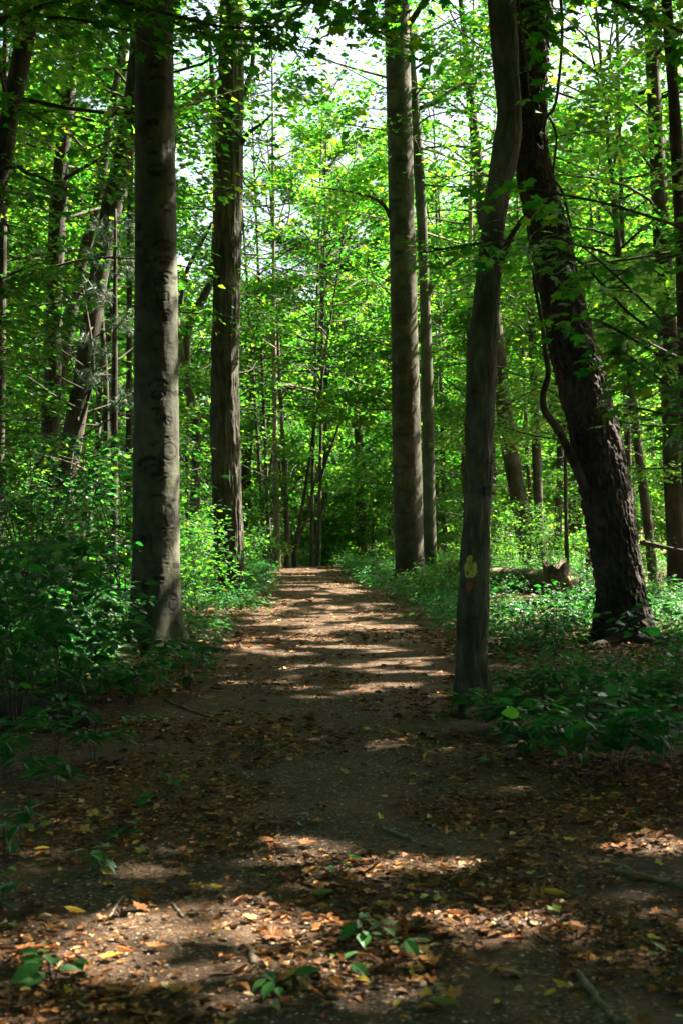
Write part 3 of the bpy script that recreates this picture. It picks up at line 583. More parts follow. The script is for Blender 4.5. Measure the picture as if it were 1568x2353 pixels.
BG = [
 ('dark tree leaning right across the left background toward the beech', [(-60, 345, 46), (280, 300, 46), (560, 240, 46), (850, 195, 44), (960, 175, 46)], 22, 15, 8.5, 3.6, 9000, 'dark'),
 ('thick straight dark trunk in the left background between leaning trees', [(200, 160, 30), (470, 134, 38), (950, 118, 42)], 24, 15, 5.0, 3.6, 12000, 'dark'),
 ('thinner leaning dark trunk crossing behind the straight one at left', [(420, 232, 20), (560, 200, 26), (640, 180, 27), (800, 150, 28)], 27, 14, 6, 3.4, 11000, 'dark'),
 ('trunk cut by the left edge of the picture, among dense leaves', [(300, 10, 14), (420, 8, 18), (800, 3, 22)], 20, 12, 4.5, 3.4, 10000, 'plates'),
 ('thin black pole-like trunk close behind the left edge of the carved beech', [(250, 302, 12), (520, 299, 13), (1160, 296, 14)], 24, 13, 7.0, 3.0, 6000, 'dark'),
 ('faint slim trunk far back to the left of the thin black trunk', [(600, 262, 16), (800, 252, 20), (980, 246, 22)], 32, 16, 5, 3.6, 12000, 'dark'),
 ('dark tree slanting up at the top left corner', [(-60, 95, 38), (0, 78, 40), (250, 26, 44), (500, -20, 46)], 18, 12, 6, 3.4, 9000, 'dark'),
 ('slim dark trunk at the right edge near the top of the picture', [(-60, 1525, 24), (180, 1543, 26), (330, 1552, 28), (650, 1566, 28), (900, 1572, 30)], 17, 11, 4.2, 3.0, 6000, 'dark'),
 ('stout dark trunk at the right edge below mid height', [(480, 1515, 40), (700, 1527, 44), (900, 1540, 48), (1240, 1555, 52)], 24, 15, 5.5, 3.8, 11000, 'dark'),
 ('pencil-thin grey stem between the leaning tree and the right edge, upright', [(650, 1430, 12), (820, 1434, 14), (1080, 1442, 16)], 28, 14, 4.5, 3.2, 9000, 'dark'),
 ('reddish slim stem slanting down between the leaning tree and the right edge', [(800, 1440, 18), (930, 1452, 20), (1200, 1486, 22), (1290, 1495, 22)], 26, 12, 5, 3.0, 8000, 'plates'),
 ('slim dark trunk between the blazed tree and the leaning tree, straight', [(560, 1214, 13), (900, 1226, 20), (1230, 1238, 22)], 33, 16, 5, 3.6, 11000, 'dark'),
 ('hair-thin stem pressed beside the straight slim trunk', [(900, 1204, 8), (1000, 1208, 9), (1230, 1222, 10)], 38, 14, 4.5, 3.2, 10000, 'dark'),
 ('thin pale stem between the tall beech and the blazed tree', [(500, 1080, 10), (790, 1076, 11), (1100, 1072, 12)], 35, 15, 5.5, 3.4, 11000, 'pale'),
 ('leaning trunk right behind the blazed tree, slanting to its right', [(600, 1120, 34), (800, 1141, 36), (1000, 1165, 38), (1220, 1203, 42)], 33, 16, 8, 3.4, 9000, 'dark'),
 ('slim stem pressed against the right side of the tall smooth beech', [(100, 940, 18), (200, 948, 22), (300, 956, 24), (600, 972, 24), (1000, 983, 28), (1335, 986, 30)], 32.6, 16, 9, 3.2, 8000, 'beech'),
 ('bare thin sapling standing beside the broken stump', [(950, 1296, 8), (1200, 1299, 9), (1320, 1303, 10)], 25.5, 6, 2.6, 1.8, 1800, 'dark'),
 ('far slim trunk behind the tall beech, first of the dark pair', [(900, 1012, 9), (1130, 1018, 11), (1270, 1022, 12)], 44, 15, 4, 3.5, 9000, 'dark'),
 ('far forked trunk at the path end, leftmost of the row', [(1040, 594, 8), (1160, 602, 9), (1308, 609, 10)], 38.5, 13, 4.0, 3.2, 9000, 'dark'),
 ('dark forked trunk second from left in the row at the path end', [(1080, 612, 9), (1180, 616, 10), (1308, 622, 11)], 39, 14, 4.4, 3.2, 9000, 'dark'),
 ('pale straight trunk in the row at the path end', [(900, 631, 11), (1030, 632, 13), (1308, 638, 16)], 37.6, 15, 4.6, 3.2, 9000, 'pale'),
 ('gnarled trunk with light patches right of the pale one at the path end', [(1120, 655, 11), (1200, 659, 13), (1308, 661, 16)], 38, 12, 3.8, 3.0, 8000, 'plates'),
 ('bent trunk forking to the right at the path end', [(1180, 692, 8), (1250, 677, 10), (1308, 680, 14)], 38.6, 12, 4.2, 3.0, 8000, 'dark'),
 ('thin straight trunk left of the twin pair where the path dips away', [(900, 723, 7), (1100, 718, 8), (1308, 716, 10)], 39.5, 14, 4.6, 3.2, 9000, 'dark'),
 ('thin forked trunk rightmost of the row where the path dips away', [(1090, 735, 8), (1200, 733, 9), (1308, 730, 12)], 40, 13, 4.4, 3.2, 9000, 'dark'),
]
FORK = {'far forked': [([(609, 1150), (620, 1090), (628, 1020)], 7)], 'bent trunk': [([(677, 1250), (705, 1190), (720, 1120), (735, 1060)], 8)], 'thin forked': [([(733, 1110), (752, 1050), (770, 1000), (790, 930)], 7), ([(734, 1200), (745, 1150)], 6)],
        'slim stem pressed': [([(975, 690), (1000, 640), (1030, 605), (1078, 572)], 16), ([(958, 250), (1000, 235), (1040, 205), (1100, 175)], 12)], 'gnarled': [([(658, 1180), (648, 1120), (640, 1060)], 7)]}
for lab, px, Yd, H, zb, R, nl, mt in BG:
    fk = next((v for k, v in FORK.items() if lab.startswith(k) or k in lab), ())
    bg_tree(lab, px, Yd, H, zb, R, nl, mt, .12 if Yd < 30 else .14, name='forest_tree', forks=fk)
# tree with two curved leaning limbs, seen between the beech and the rough-barked tree
tv = thing('crooked_tree', 'crooked thin tree curving up between the carved beech and the rough-barked tree', 'tree', (at(440, 1330, 29)[0], 29, 0))
axv = plain_trunk(tv, [at(440, 1345, 29), at(452, 1000, 29), at(428, 860, 29), at(436, 740, 29), at(470, 680, 29), at(489, 620, 29), at(497, 480, 29), at(492, 250, 29), at(480, 60, 29)], [.1, .09, .09, .085, .08, .07, .07, .06, .03], M['maple'])
part_tube('branch', [at(430, 870, 29), at(408, 800, 29), at(425, 640, 29), at(460, 565, 29), at(488, 510, 29)], .06, .03, M['maple'], tv)
part_tube('branch', [axv(4.2), at(400, 700, 29), at(385, 480, 29), at(396, 330, 29), at(412, 270, 29), at(440, 234, 29), at(488, 202, 29.1), at(530, 160, 29.2), at(570, 80, 29.2)], .10, .07, M['pale'], tv, 12, 30)
limbs, P, D, Nn, sz, tone, tw = crown_arrays(axv, 12, 4, 2.8, 12, 5000, .11, R_)
leaves_mesh('crown', L_FAR, (P, D, Nn, sz, tone), M['canopy'], tv, True, gappy)
# pine boughs in front of the leaning trees at left
tp = thing('pine_tree', 'young pine with soft grey-green needle tufts left of the carved beech', 'tree', (at(262, 1400, 20.5)[0], 20.5, 0))
plain_trunk(tp, [at(262, 1420, 20.5), at(264, 900, 20.5), at(266, 480, 20.5)], [.06, .05, .02], M['dark'], sides=8)
al = []; mb = MB()
for (x0, y0, x1, y1) in [(265, 640, 300, 560), (265, 560, 225, 500), (265, 520, 300, 485), (265, 700, 215, 640), (265, 820, 200, 770), (265, 760, 300, 700), (265, 860, 190, 850), (265, 600, 210, 570), (265, 930, 300, 880)]:
    for dy in (-.5, .5):
        p = curve([at(x0, y0, 20.5), at((x0+x1)/2, (y0+y1)/2+6, 20.5+dy*.5), at(x1, y1, 20.5+dy)], 8); mb.tube(p, np.linspace(.012, .004, 8), 4)
        a, _ = spray_along(p, 46, .13, .16, flat=.05, t0=.2, tilt=1.0); al.append(a)
mb.build('branches', M['twig'], tp); a = cat(al); leaves_mesh('needles', L_NEE, a, M['needle'], tp, False)

# ------------------------------------------------------------------ leafy young trees that fill the middle distance
def fill_tree(x, y, H, zb, R, nleaf, label, group, size=.11, leafmat='under', nl=18, name='young_tree'):
    z = float(gh(x, y)); t = thing(name, label, 'tree', (x, y, z), group)
    ax = lambda h: np.array([x, y, h])
    limbs, P, D, Nn, sz, tone, tw = crown_arrays(ax, z+H, z+zb, R*1.1, 24, int(nleaf*1.9), size, R_, flat=.065, el=(2, 45), tilt=.3)
    plain_trunk(t, [(x, y, z-.1), (x+R_.normal(0, .12), y, z+H*.4), (x+R_.normal(0, .12), y, z+H*.7), (x, y, z+H*.97)], [.012*H*.7, .01*H*.7, .006*H, .008], M['dark'], limbs, 8)
    leaves_mesh('crown', L_FAR, (P, D, Nn, sz, tone), M[leafmat], t, True, gappy)
    return t
gl = 'leafy young trees left of the path'; gr = 'leafy young trees right of the path'; gc = 'leafy trees closing the view beyond the path end'
for x, y, H, zb, R, nl in [(-5.2, 18, 6.5, 1.4, 2.1, 9000), (-3.9, 21.5, 5.0, 1.0, 1.7, 7000), (-6.6, 23, 8.5, 1.6, 2.6, 13000), (-4.6, 27, 8, 1.2, 2.4, 12000), (-7.4, 29, 10, 1.8, 2.8, 14000), (-3.4, 31.5, 6.5, .9, 1.9, 9000), (-5.8, 34, 10, 1.4, 2.7, 14000), (-3.3, 37, 7.5, .8, 2.0, 11000), (-8.6, 36, 12, 1.8, 3.0, 15000)]:
    fill_tree(x, y, H, zb, R, nl, 'leafy green young tree in the thicket left of the path', gl)
for x, y, H, zb, R, nl in [(5.6, 22, 7.5, 2.0, 2.2, 8000), (3.2, 36, 8, 1.0, 2.3, 11000), (5.4, 31, 9, 1.4, 2.5, 11000), (7.6, 28, 10, 1.8, 2.8, 12000), (2.2, 40.5, 8.5, .9, 2.2, 11000), (6.6, 37, 11, 1.4, 2.8, 13000), (9.2, 34, 12, 1.8, 3.0, 13000), (4.4, 41, 10, 1.0, 2.6, 13000)]:
    fill_tree(x, y, H, zb, R, nl, 'leafy green young tree in the thicket right of the path', gr)
# larger trees beyond, shared meshes
def big_variant(H, zb, R, nleaf, size):
    t = thing('leafy_tree', 'broad leafy tree standing beyond the end of the path', 'tree', (0, 0, 0), gc)
    limbs, P, D, Nn, sz, tone, tw = crown_arrays(lambda h: np.array([0, 0, h]), H, zb, R, 26, nleaf, size, R_, flat=.09)
    plain_trunk(t, [(0, 0, -.3), (.1, 0, H*.35), (-.1, .1, H*.7), (0, 0, H*.97)], [.2, .17, .1, .02], M['dark'], limbs, 10)
    leaves_mesh('crown', L_FAR, (P, D, Nn, sz, tone), M['canopy'], t, False)
    return t
for x, y, H, zb, R, nl, lab in [(-2.6, 34.8, 8.5, 3.2, 2.4, 9500, 'leafy tree arching over the far path from its left edge'), (1.5, 36.2, 10, 3.8, 2.7, 10500, 'leafy tree arching over the far path from its right edge'), (-.6, 45.5, 12, 5.4, 3.0, 12000, 'leafy tree filling the view above the row of thin trunks'), (3.2, 47.5, 14, 4, 3.2, 17000, 'tall leafy tree closing the gap left of the smooth beech'), (6.5, 43, 14, 4.5, 3.2, 16000, 'tall leafy tree filling the view between the smooth beech and the blazed tree'), (9.5, 41, 14, 5, 3.2, 16000, 'tall leafy tree glowing behind the leaning tree')]:
    fill_tree(x, y, H, zb, R, nl, lab, None, .125, 'canopy', 24, 'forest_tree')
for x, y, H, zb, R, nl in [(-1.6, 42.5, 3.2, .1, 1.5, 5000), (.9, 43, 3.6, .1, 1.6, 5600), (-3.6, 43.5, 4.4, .2, 1.8, 6500), (3.0, 44.5, 4.2, .2, 1.8, 6500), (-.4, 47.5, 4.6, .1, 1.9, 7000), (-5.4, 41, 5.2, .3, 1.9, 7500), (2.0, 51, 6, .2, 2.2, 8000), (-2.6, 51, 6, .2, 2.2, 8000), (5.8, 45, 5.5, .2, 2.1, 8000), (-4.6, 49, 6.5, .2, 2.3, 8500), (5.0, 51, 7, .2, 2.3, 9000), (.2, 57, 7.5, .2, 2.6, 9500)]:
    fill_tree(x, y, H, zb, R, nl, 'low leafy young tree glowing green beyond the dip of the path', 'low leafy trees beyond the path end', .12)
protos = [big_variant(19, 3.0, 4.5, 68000, .165), big_variant(15, 2.0, 4.1, 56000, .155), big_variant(23, 5.0, 4.9, 74000, .17), big_variant(8.5, .5, 3.2, 24000, .135)]
far = [(-13, 47, 0), (-9.5, 44, 1), (-6.6, 45, 3), (-3.0, 46, 3), (.6, 46.5, 3), (4.6, 47, 3), (9.4, 46, 3), (14, 45, 3), (-11, 54, 2), (-7.4, 55, 3), (-1.2, 53, 3), (3.0, 55, 3), (8.6, 54, 3), (20, 53, 0),
       (-15, 64, 0), (-13, 66, 2), (-6.0, 66, 3), (-2.2, 66, 3), (1.6, 66, 1), (5.4, 72, 0), (11, 68, 2), (16, 69, 0), (-9, 77, 3), (-4, 79, 3), (0, 80, 3), (3.5, 79, 2), (8, 80, 0), (13, 78, 2), (-14, 77, 2), (22, 66, 0), (17, 78, 1), (2.6, 73, 2), (-.8, 71, 2), (11.5, 60, 2), (8, 63, 2), (-13.5, 58, 2)]
used = set()
for x, y, v in far:
    p = (x, y, float(gh(x, y)))
    if v in used: dup(protos[v], p, R_.uniform(0, 6.28), R_.uniform(.88, 1.12))
    else: used.add(v); protos[v].location = p; protos[v].rotation_euler = (0, 0, R_.uniform(0, 6.28))
# far wood that reads as one mass
n = 170000; P = np.stack([R_.uniform(-42, 42, n), R_.uniform(82, 116, n), -2.5+29*R_.random(n)**1.25], 1); P = P[(P[:, 2] < 16) | (P[:, 0] > -3) | (P[:, 0] < -17)]; n = len(P)
k = noise2(P[:, 0]*.2, P[:, 2]*.35, 4)+.25*(1-P[:, 2]/20) > .42; P = P[k]; n = len(P)
V, T = inst(L_FAR, P, R_.normal(size=(n, 3)), np.array([0, 0, 1.])+R_.normal(0, .5, (n, 3)), R_.uniform(.2, .4, n))
tag(build('distant_woods', V, T, None, M['canopy'], tone=rep(np.clip(R_.normal(.5, .2, n), 0, 1), L_FAR)), 'far green woodland closing the gaps between the trees', 'woodland', kind='stuff')

# unseen leaf mass added beside and behind the viewpoint to block sky light
n = 90000; a = R_.uniform(0, 2*np.pi, n); rr = R_.uniform(11, 24, n); P = np.stack([np.cos(a)*rr, np.sin(a)*rr, 17*R_.random(n)**.9], 1)
k = (P[:, 1] < np.where(P[:, 0] > 0, 2, 6)) | (np.abs(P[:, 0]) > .30*P[:, 1]+5.5); k &= (P[:, 1] < 20)
P = P[k]; n = 370000; Q_ = np.stack([R_.uniform(-24, 26, n), R_.uniform(-16, 33, n), R_.uniform(9.5, 19, n)], 1)      # leaf roof added above the frame to deepen the shade, opened for sun patches
Q_ = Q_[(Q_[:, 2] > 3.0+.40*np.maximum(Q_[:, 1], 0)) & (noise2(Q_[:, 0]*.5, Q_[:, 1]*.5, 8) > .3)]; P = np.vstack([P, Q_]); P = P[keep(P)]; n = len(P)
V, T = inst(L_FAR, P, R_.normal(size=(n, 3)), np.array([0, 0, 1.])+R_.normal(0, .6, (n, 3)), R_.uniform(.2, .38, n))
tag(build('added_leaf_screen', V, T, None, M['canopy'], tone=rep(np.clip(R_.normal(.4, .2, n), 0, 1), L_FAR)), 'unseen leaves added beside, behind and above the viewpoint to block sky light', 'woodland', kind='stuff')

# ------------------------------------------------------------------ maple boughs hanging into the top of the picture and across the right
al = []
def bough(root, pts, r0, n, size, spread, flat=.08, ntw=None, mat='dark'):
    p = part_tube('branch', pts, r0, .006, M[mat], root, 8, 20); a, tw = spray_along(p, n, size, spread, flat=flat, ntw=ntw); mb = MB()
    for u, v in tw: mb.tube(np.array([u, (u+v)/2+np.array([0, 0, .02]), v]), [.005, .0035, .002], 4)
    mb.build('twig_spray', M['twig'], root)['kind'] = 'stuff'; return a
al.append(bough(tD, [axD(5.6), at(1000, -60, 10.6), at(850, -20, 10.9), at(640, 20, 11.2)], .035, 260, .11, .5))
al.append(bough(tD, [axD(5.4), at(1230, 20, 10.3), at(1260, 110, 10.2)], .03, 60, .12, .3))
al.append(bough(tD, [axD(5.9), at(1300, -60, 10.2), at(1430, 10, 10), at(1600, 90, 9.8)], .035, 170, .11, .45))
al.append(bough(tD, [axD(5.9), at(1180, -40, 9.9), at(1205, 120, 9.85), at(1215, 220, 9.85)], .012, 34, .12, .14))
leaves_mesh('foliage', L_MAP, cat(al), M['canopy'], tD, False); al = []
tm = thing('maple_tree', 'maple whose lobed leaves hang across the top left of the picture', 'tree', (-5.2, 13.2, 0))
axm = plain_trunk(tm, [(-5.2, 13.2, -.1), (-5.1, 13.2, 4), (-5.2, 13.3, 8)], [.14, .11, .05], M['dark'])
for pts, n, sp in [([axm(5.2), at(-20, 60, 12.8), at(130, 40, 12.4), at(300, 70, 12)], 190, .5), ([axm(5.8), at(60, -20, 12.2), at(260, 0, 12), at(500, 60, 11.8), at(640, 60, 11.6)], 300, .5), ([axm(4.3), at(-40, 260, 12.8), at(40, 250, 12.4), at(120, 290, 12.2)], 110, .45), ([axm(3.8), at(-30, 400, 12.6), at(70, 400, 12.3), at(160, 440, 12.2)], 46, .28),
                   ([axm(5.4), at(200, -10, 13), at(420, 60, 12.6), at(520, 100, 12.4)], 180, .45), ([axm(6.2), at(500, -40, 12.4), at(760, 20, 12.2), at(900, 90, 12)], 200, .5), ([axm(3.6), at(-40, 520, 12.6), at(30, 540, 12.4)], 60, .4)]:
    al.append(bough(tm, pts, .03, n, .115, sp))
leaves_mesh('foliage', L_MAP, cat(al), M['canopy'], tm, False); al = []
ts = thing('maple_sapling', 'maple sapling at the right whose level leafy branches cross the blazed and leaning trunks', 'sapling', (2.75, 9.2, 0))
axs = plain_trunk(ts, [(2.75, 9.2, -.05), (2.7, 9.2, 2), (2.72, 9.25, 3.4), (2.65, 9.2, 4.6)], [.035, .03, .02, .008], M['twig'], sides=8)
for pts, n, sp in [([axs(2.6), at(1500, 760, 9.1), at(1330, 600, 9.0), at(1230, 555, 8.9), at(1090, 560, 8.8), at(975, 580, 8.7)], 120, .34), ([axs(3.2), at(1560, 520, 9.1), at(1400, 470, 9), at(1250, 440, 8.9), at(1120, 420, 8.9)], 80, .34), ([axs(2.2), at(1640, 900, 9), at(1540, 760, 8.8), at(1420, 640, 8.7), at(1330, 560, 8.7)], 90, .36), ([axs(2.0), at(1600, 930, 9), at(1500, 860, 8.9), at(1420, 800, 8.8)], 90, .4),
                   ([axs(3.4), at(1650, 560, 9.2), at(1500, 600, 9.1), at(1400, 640, 9)], 90, .4), ([axs(2.8), at(1650, 700, 9.3), at(1560, 720, 9.2), at(1480, 760, 9.2)], 80, .4), ([axs(1.9), at(1660, 1000, 9.2), at(1560, 960, 9.1), at(1430, 930, 9.1)], 60, .36), ([axs(2.3), at(1560, 840, 9.1), at(1380, 740, 9), at(1260, 720, 8.9)], 60, .3)]:
    al.append(bough(ts, pts, .012, n, .105, sp, flat=.05, mat='twig'))
leaves_mesh('foliage', L_MAP, cat(al), M['under'], ts, False)

# ------------------------------------------------------------------ undergrowth
def shrub_arrays(H, R, nst, nlf, size, rng, tpl=L_OV, compound=False, up=.8):
    mb = MB(); P = []; D = []; Nn = []; s_ = []
    for i in range(nst):
        a = i*2.4+rng.normal(0, .3); h = H*rng.uniform(.6, 1.05); r = R*rng.uniform(.45, 1.0)
        p = curve([(0, 0, -.03), (math.cos(a)*r*.25, math.sin(a)*r*.25, h*.5), (math.cos(a)*r*.6, math.sin(a)*r*.6, h*.85), (math.cos(a)*r, math.sin(a)*r, h*.95)], 9)
        mb.tube(p, np.linspace(.002+.0025*H, .0015, 9), 4); m = nlf//nst
        if compound:
            for c in range(max(3, m//7)):
                q = rng.uniform(.35, 1)*8; j = min(7, int(q)); b = p[j]+(p[j+1]-p[j])*(q-j); ca = rng.uniform(0, 6.28); L = rng.uniform(.16, .26)
                d = np.array([math.cos(ca), math.sin(ca), rng.normal(.05, .15)]); w = np.array([-d[1], d[0], 0]); mb.tube(np.array([b, b+d*L*.5+[0, 0, .015], b+d*L]), [.003, .002, .0015], 3)
                for t_, sd in [(.4, 1), (.4, -1), (.7, 1), (.7, -1), (.98, 0), (1.0, .5), (1.0, -.5)][:5 if rng.random() < .5 else 7]:
                    P.append(b+d*L*t_); D.append(d*(.55 if sd else 1)+w*sd*1.0+[0, 0, -.2]); Nn.append(np.array([0, 0, 1.])+rng.normal(0, .22, 3)); s_.append(size*rng.uniform(.85, 1.2))
        else:
            for c in range(m):
                q = (.25+.75*rng.random()**.7)*8; j = min(7, int(q)); b = p[j]+(p[j+1]-p[j])*(q-j); ca = rng.uniform(0, 6.28); ex = R*.28*rng.random()
                d = np.array([math.cos(ca), math.sin(ca), rng.normal(-.12, .25)]); P.append(b+d*ex); D.append(d); Nn.append(np.array([0, 0, up])+rng.normal(0, .32, 3)); s_.append(size*rng.uniform(.55, 1.2))
    P, D, Nn, s_ = map(np.array, (P, D, Nn, s_)); V, T = inst(tpl, P, D, Nn, s_, rng.uniform(.85, 1.2, len(P)))
    return mb, V, T, rep(np.clip(rng.normal(.45, .22, len(P)), 0, 1), tpl)
FEET = [(-2.02, YA, .42), (-1.95, YB, .4), (1.5, YC, .45), (.99, YD, .24), (3.19, YE, .5)]
def hides_foot(x, y, back=2.2):
    o = np.zeros(np.shape(x), bool)
    for tx, ty, r_ in FEET: o |= (np.abs(x-tx*y/ty) < r_*1.15) & (y < ty+.2) & (y > ty-back*(.4 if ty < 12 else 1)-ty*.04)
    px = CX+F*x/y; return o | ((px > 1115) & (px < 1345) & (y > 19.5) & (y < 25))
def plant(name, label, cat_, loc, args, mat='herb', group=None, rz=0, **k):
    t = thing(name, label, cat_, (0, 0, 0), group); mb, V, T, tone = shrub_arrays(*args, R_, **k)
    mb.build('stem', M['twig'], t); build('foliage', V, T, None, M[mat], t, tone=tone)
    t.location = [float(v) for v in loc]; t.rotation_euler = (0, 0, rz); return t
def gpt(x, y):
    Yd = F*CAMH/(y-CY); return (x-CX)/F*Yd, Yd
def gloc(x, y):
    a, b = gpt(x, y); return (a, b, float(gh(a, b)))
# thickets of shrubs
kinds = [('shrub', (1.5, .8, 9, 330, .095), L_OV, False), ('shrub', (1.05, .65, 8, 230, .085), L_OV, False), ('shrub', (2.3, 1.0, 9, 520, .09), L_OV, False), ('shrub', (.75, .55, 8, 170, .08), L_OV, False)]
KP = {}
def put_shrub(kind, x, y, sc_, label, group, mat):
    key = (kind, mat); loc = (x, y, float(gh(x, y)))
    if key not in KP:
        nme, args, tpl, cp = kinds[kind]; KP[key] = plant(nme, label, 'shrub', loc, args, mat, group, R_.uniform(0, 6.28), tpl=tpl, compound=cp); KP[key].scale = (sc_,)*3
    else: dup(KP[key], loc, R_.uniform(0, 6.28), sc_, label, group)
cnt = 0
for i in range(400):
    y = 11.5+27*R_.random()**.8; lo = pcx(y)-phw(y)-.35
    x = lo-abs(R_.normal(0, .5+.11*y))-(.5 if y < 17 else 0)
    if x < -.26*y-.6 or cnt >= 90: continue
    if abs(x+2.02) < .35 and y < 16.5 and y > 13: continue
    if hides_foot(x, y): continue
    k = R_.choice([0, 1, 2, 3], p=[.3, .3, .2, .2]); dd = lo-x
    if dd < .7: k = 3 if y < 20 else 1
    if y < 14.5: k = R_.choice([1, 3])
    elif y > 17 and dd > 1.2 and R_.random() < .45: k = 2
    put_shrub(k, x, y, R_.uniform(.8, 1.2), 'leafy shrub in the green thicket left of the path', 'shrubs left of the path', 'under' if y > 18 else 'herb'); cnt += 1
cnt = 0
for i in range(400):
    y = 13+26*R_.random()**.9; lo = pcx(y)+phw(y)+.35
    x = lo+abs(R_.normal(0, .4+.12*y))
    if x > .26*y+.6 or cnt >= 70: continue
    if 2.2 < x < 4.0 and 12 < y < 16.3: continue
    if hides_foot(x, y): continue
    k = 3 if y < 21 else R_.choice([0, 1, 3, 2], p=[.25, .35, .3, .1])
    if x-lo < .7: k = 3
    put_shrub(k, x, y, R_.uniform(.6, 1.0), 'low leafy shrub on the brown floor right of the path', 'shrubs right of the path', 'under' if y > 20 else 'herb'); cnt += 1
# big dark bush in the left foreground and its neighbours
for x, y, H, Rr, n, sz, lab in [(40, 1690, 1.35, .75, 240, .14, 'large dark bush with broad leaves at the left edge, in front of the carved beech'), (150, 1650, .95, .6, 180, .13, 'dark broad-leaved bush between the left edge and the beech foot'), (-60, 1560, 1.5, .9, 260, .13, 'tall dark bush half out of the left edge of the picture'),
                                (300, 1620, .38, .42, 100, .11, 'low dark plant spreading before the foot of the carved beech'), (430, 1585, .45, .42, 90, .11, 'low leafy plant at the left path edge just right of the beech foot'), (110, 1560, .9, .65, 170, .12, 'dark bush behind the broad-leaved bush, left of the beech foot')]:
    plant('shrub', lab, 'shrub', gloc(x, y), (H, Rr, 11, int(n*1.9), sz), 'herb', None)
for x, y, H, Rr, n, sz, lab in [(130, 1735, .42, .22, 34, .13, 'ash seedling with narrow paired leaflets at the left path edge'), (215, 1760, .36, .2, 30, .12, 'second ash seedling, right of the one at the left edge, drooping leaflets'), (70, 1672, .4, .24, 40, .13, 'ash seedling standing before the dark log end at the left edge'), (20, 1800, .34, .2, 26, .12, 'ash seedling with pale drooping leaflets cut by the left edge')]:
    plant('ash_seedling', lab, 'seedling', gloc(x, y), (H, Rr, 3, n, sz), 'herb', None, tpl=L_NAR, compound=True)
# dark herbs in the right foreground
RH = [(1140, 1678, .3, 'leafy herb hiding the foot of the blazed tree'), (1170, 1690, .3, 'low herb right beside the blazed tree foot'), (1235, 1740, .26, 'small herb at the front corner of the right-hand plants, by the path'), (1320, 1770, .36, 'broad-leaved herb at the front of the right-hand plants'), (1420, 1790, .4, 'herb with long drooping leaves nearest the camera among the right-hand plants'), (1500, 1770, .44, 'dark herb near the right edge, at the front of its patch'), (1560, 1800, .44, 'dark herb cut by the right edge, lowest of its patch'),
      (1380, 1690, .34, 'herb in the middle of the right-hand plants'), (1290, 1690, .3, 'herb growing before the dark log at right'), (1470, 1680, .4, 'herb behind the front row of right-hand plants, near the dark log end'), (1545, 1680, .6, 'taller dark bush at the right edge, above the herb patch'), (1230, 1625, .3, 'herb between the blazed tree and the dark log'), (1580, 1610, .75, 'tall dark bush half out of the right edge')]
for x, y, H, lab in RH:
    plant('herb', lab, 'plant', gloc(x, y), (H, H*.85+.08, 7, int(60+120*H), .115), 'herb', 'dark herbs at the right path edge', tpl=L_OV)
# herb carpet (uncountable)
def herb_carpet():
    n = 10500; y = 10.8+30*R_.random(n)**.95; sd = np.where(R_.random(n) < .5, -1, 1); x = pcx(y)+sd*(phw(y)+.12+np.abs(R_.normal(0, .5+.10*y)))
    k = (noise2(x*.8, y*.55, 2.2) > np.where(sd < 0, .40, np.where(y < 12.5, .58, np.where(y < 21, .48, .40)))) & ~hides_foot(x, y); x, y = x[k], y[k]
    m = 13; I = np.repeat(np.arange(len(x)), m); N_ = len(I); hh = (R_.uniform(.12, .42, len(x)))[I]
    a = R_.uniform(0, 6.28, N_); r = np.abs(R_.normal(0, .16, N_)); P = np.stack([x[I]+np.cos(a)*r, y[I]+np.sin(a)*r, hh*R_.uniform(.45, 1.05, N_)], 1); P[:, 2] += gh(P[:, 0], P[:, 1])
    D = np.stack([np.cos(a), np.sin(a), R_.normal(-.12, .22, N_)], 1); Nn = np.array([0, 0, .9])+R_.normal(0, .3, (N_, 3))
    tone = np.clip(R_.normal(.45, .2, N_)+np.repeat(R_.normal(0, .12, len(x)), m), 0, 1)
    V, T = inst(L_NAR, P, D, Nn, R_.uniform(.05, .1, N_), R_.uniform(.9, 1.3, N_))
    tag(build('undergrowth', V, T, None, M['herb'], tone=rep(tone, L_NAR)), 'low green herbs covering the floor on both sides of the path', 'undergrowth', kind='stuff')
herb_carpet()

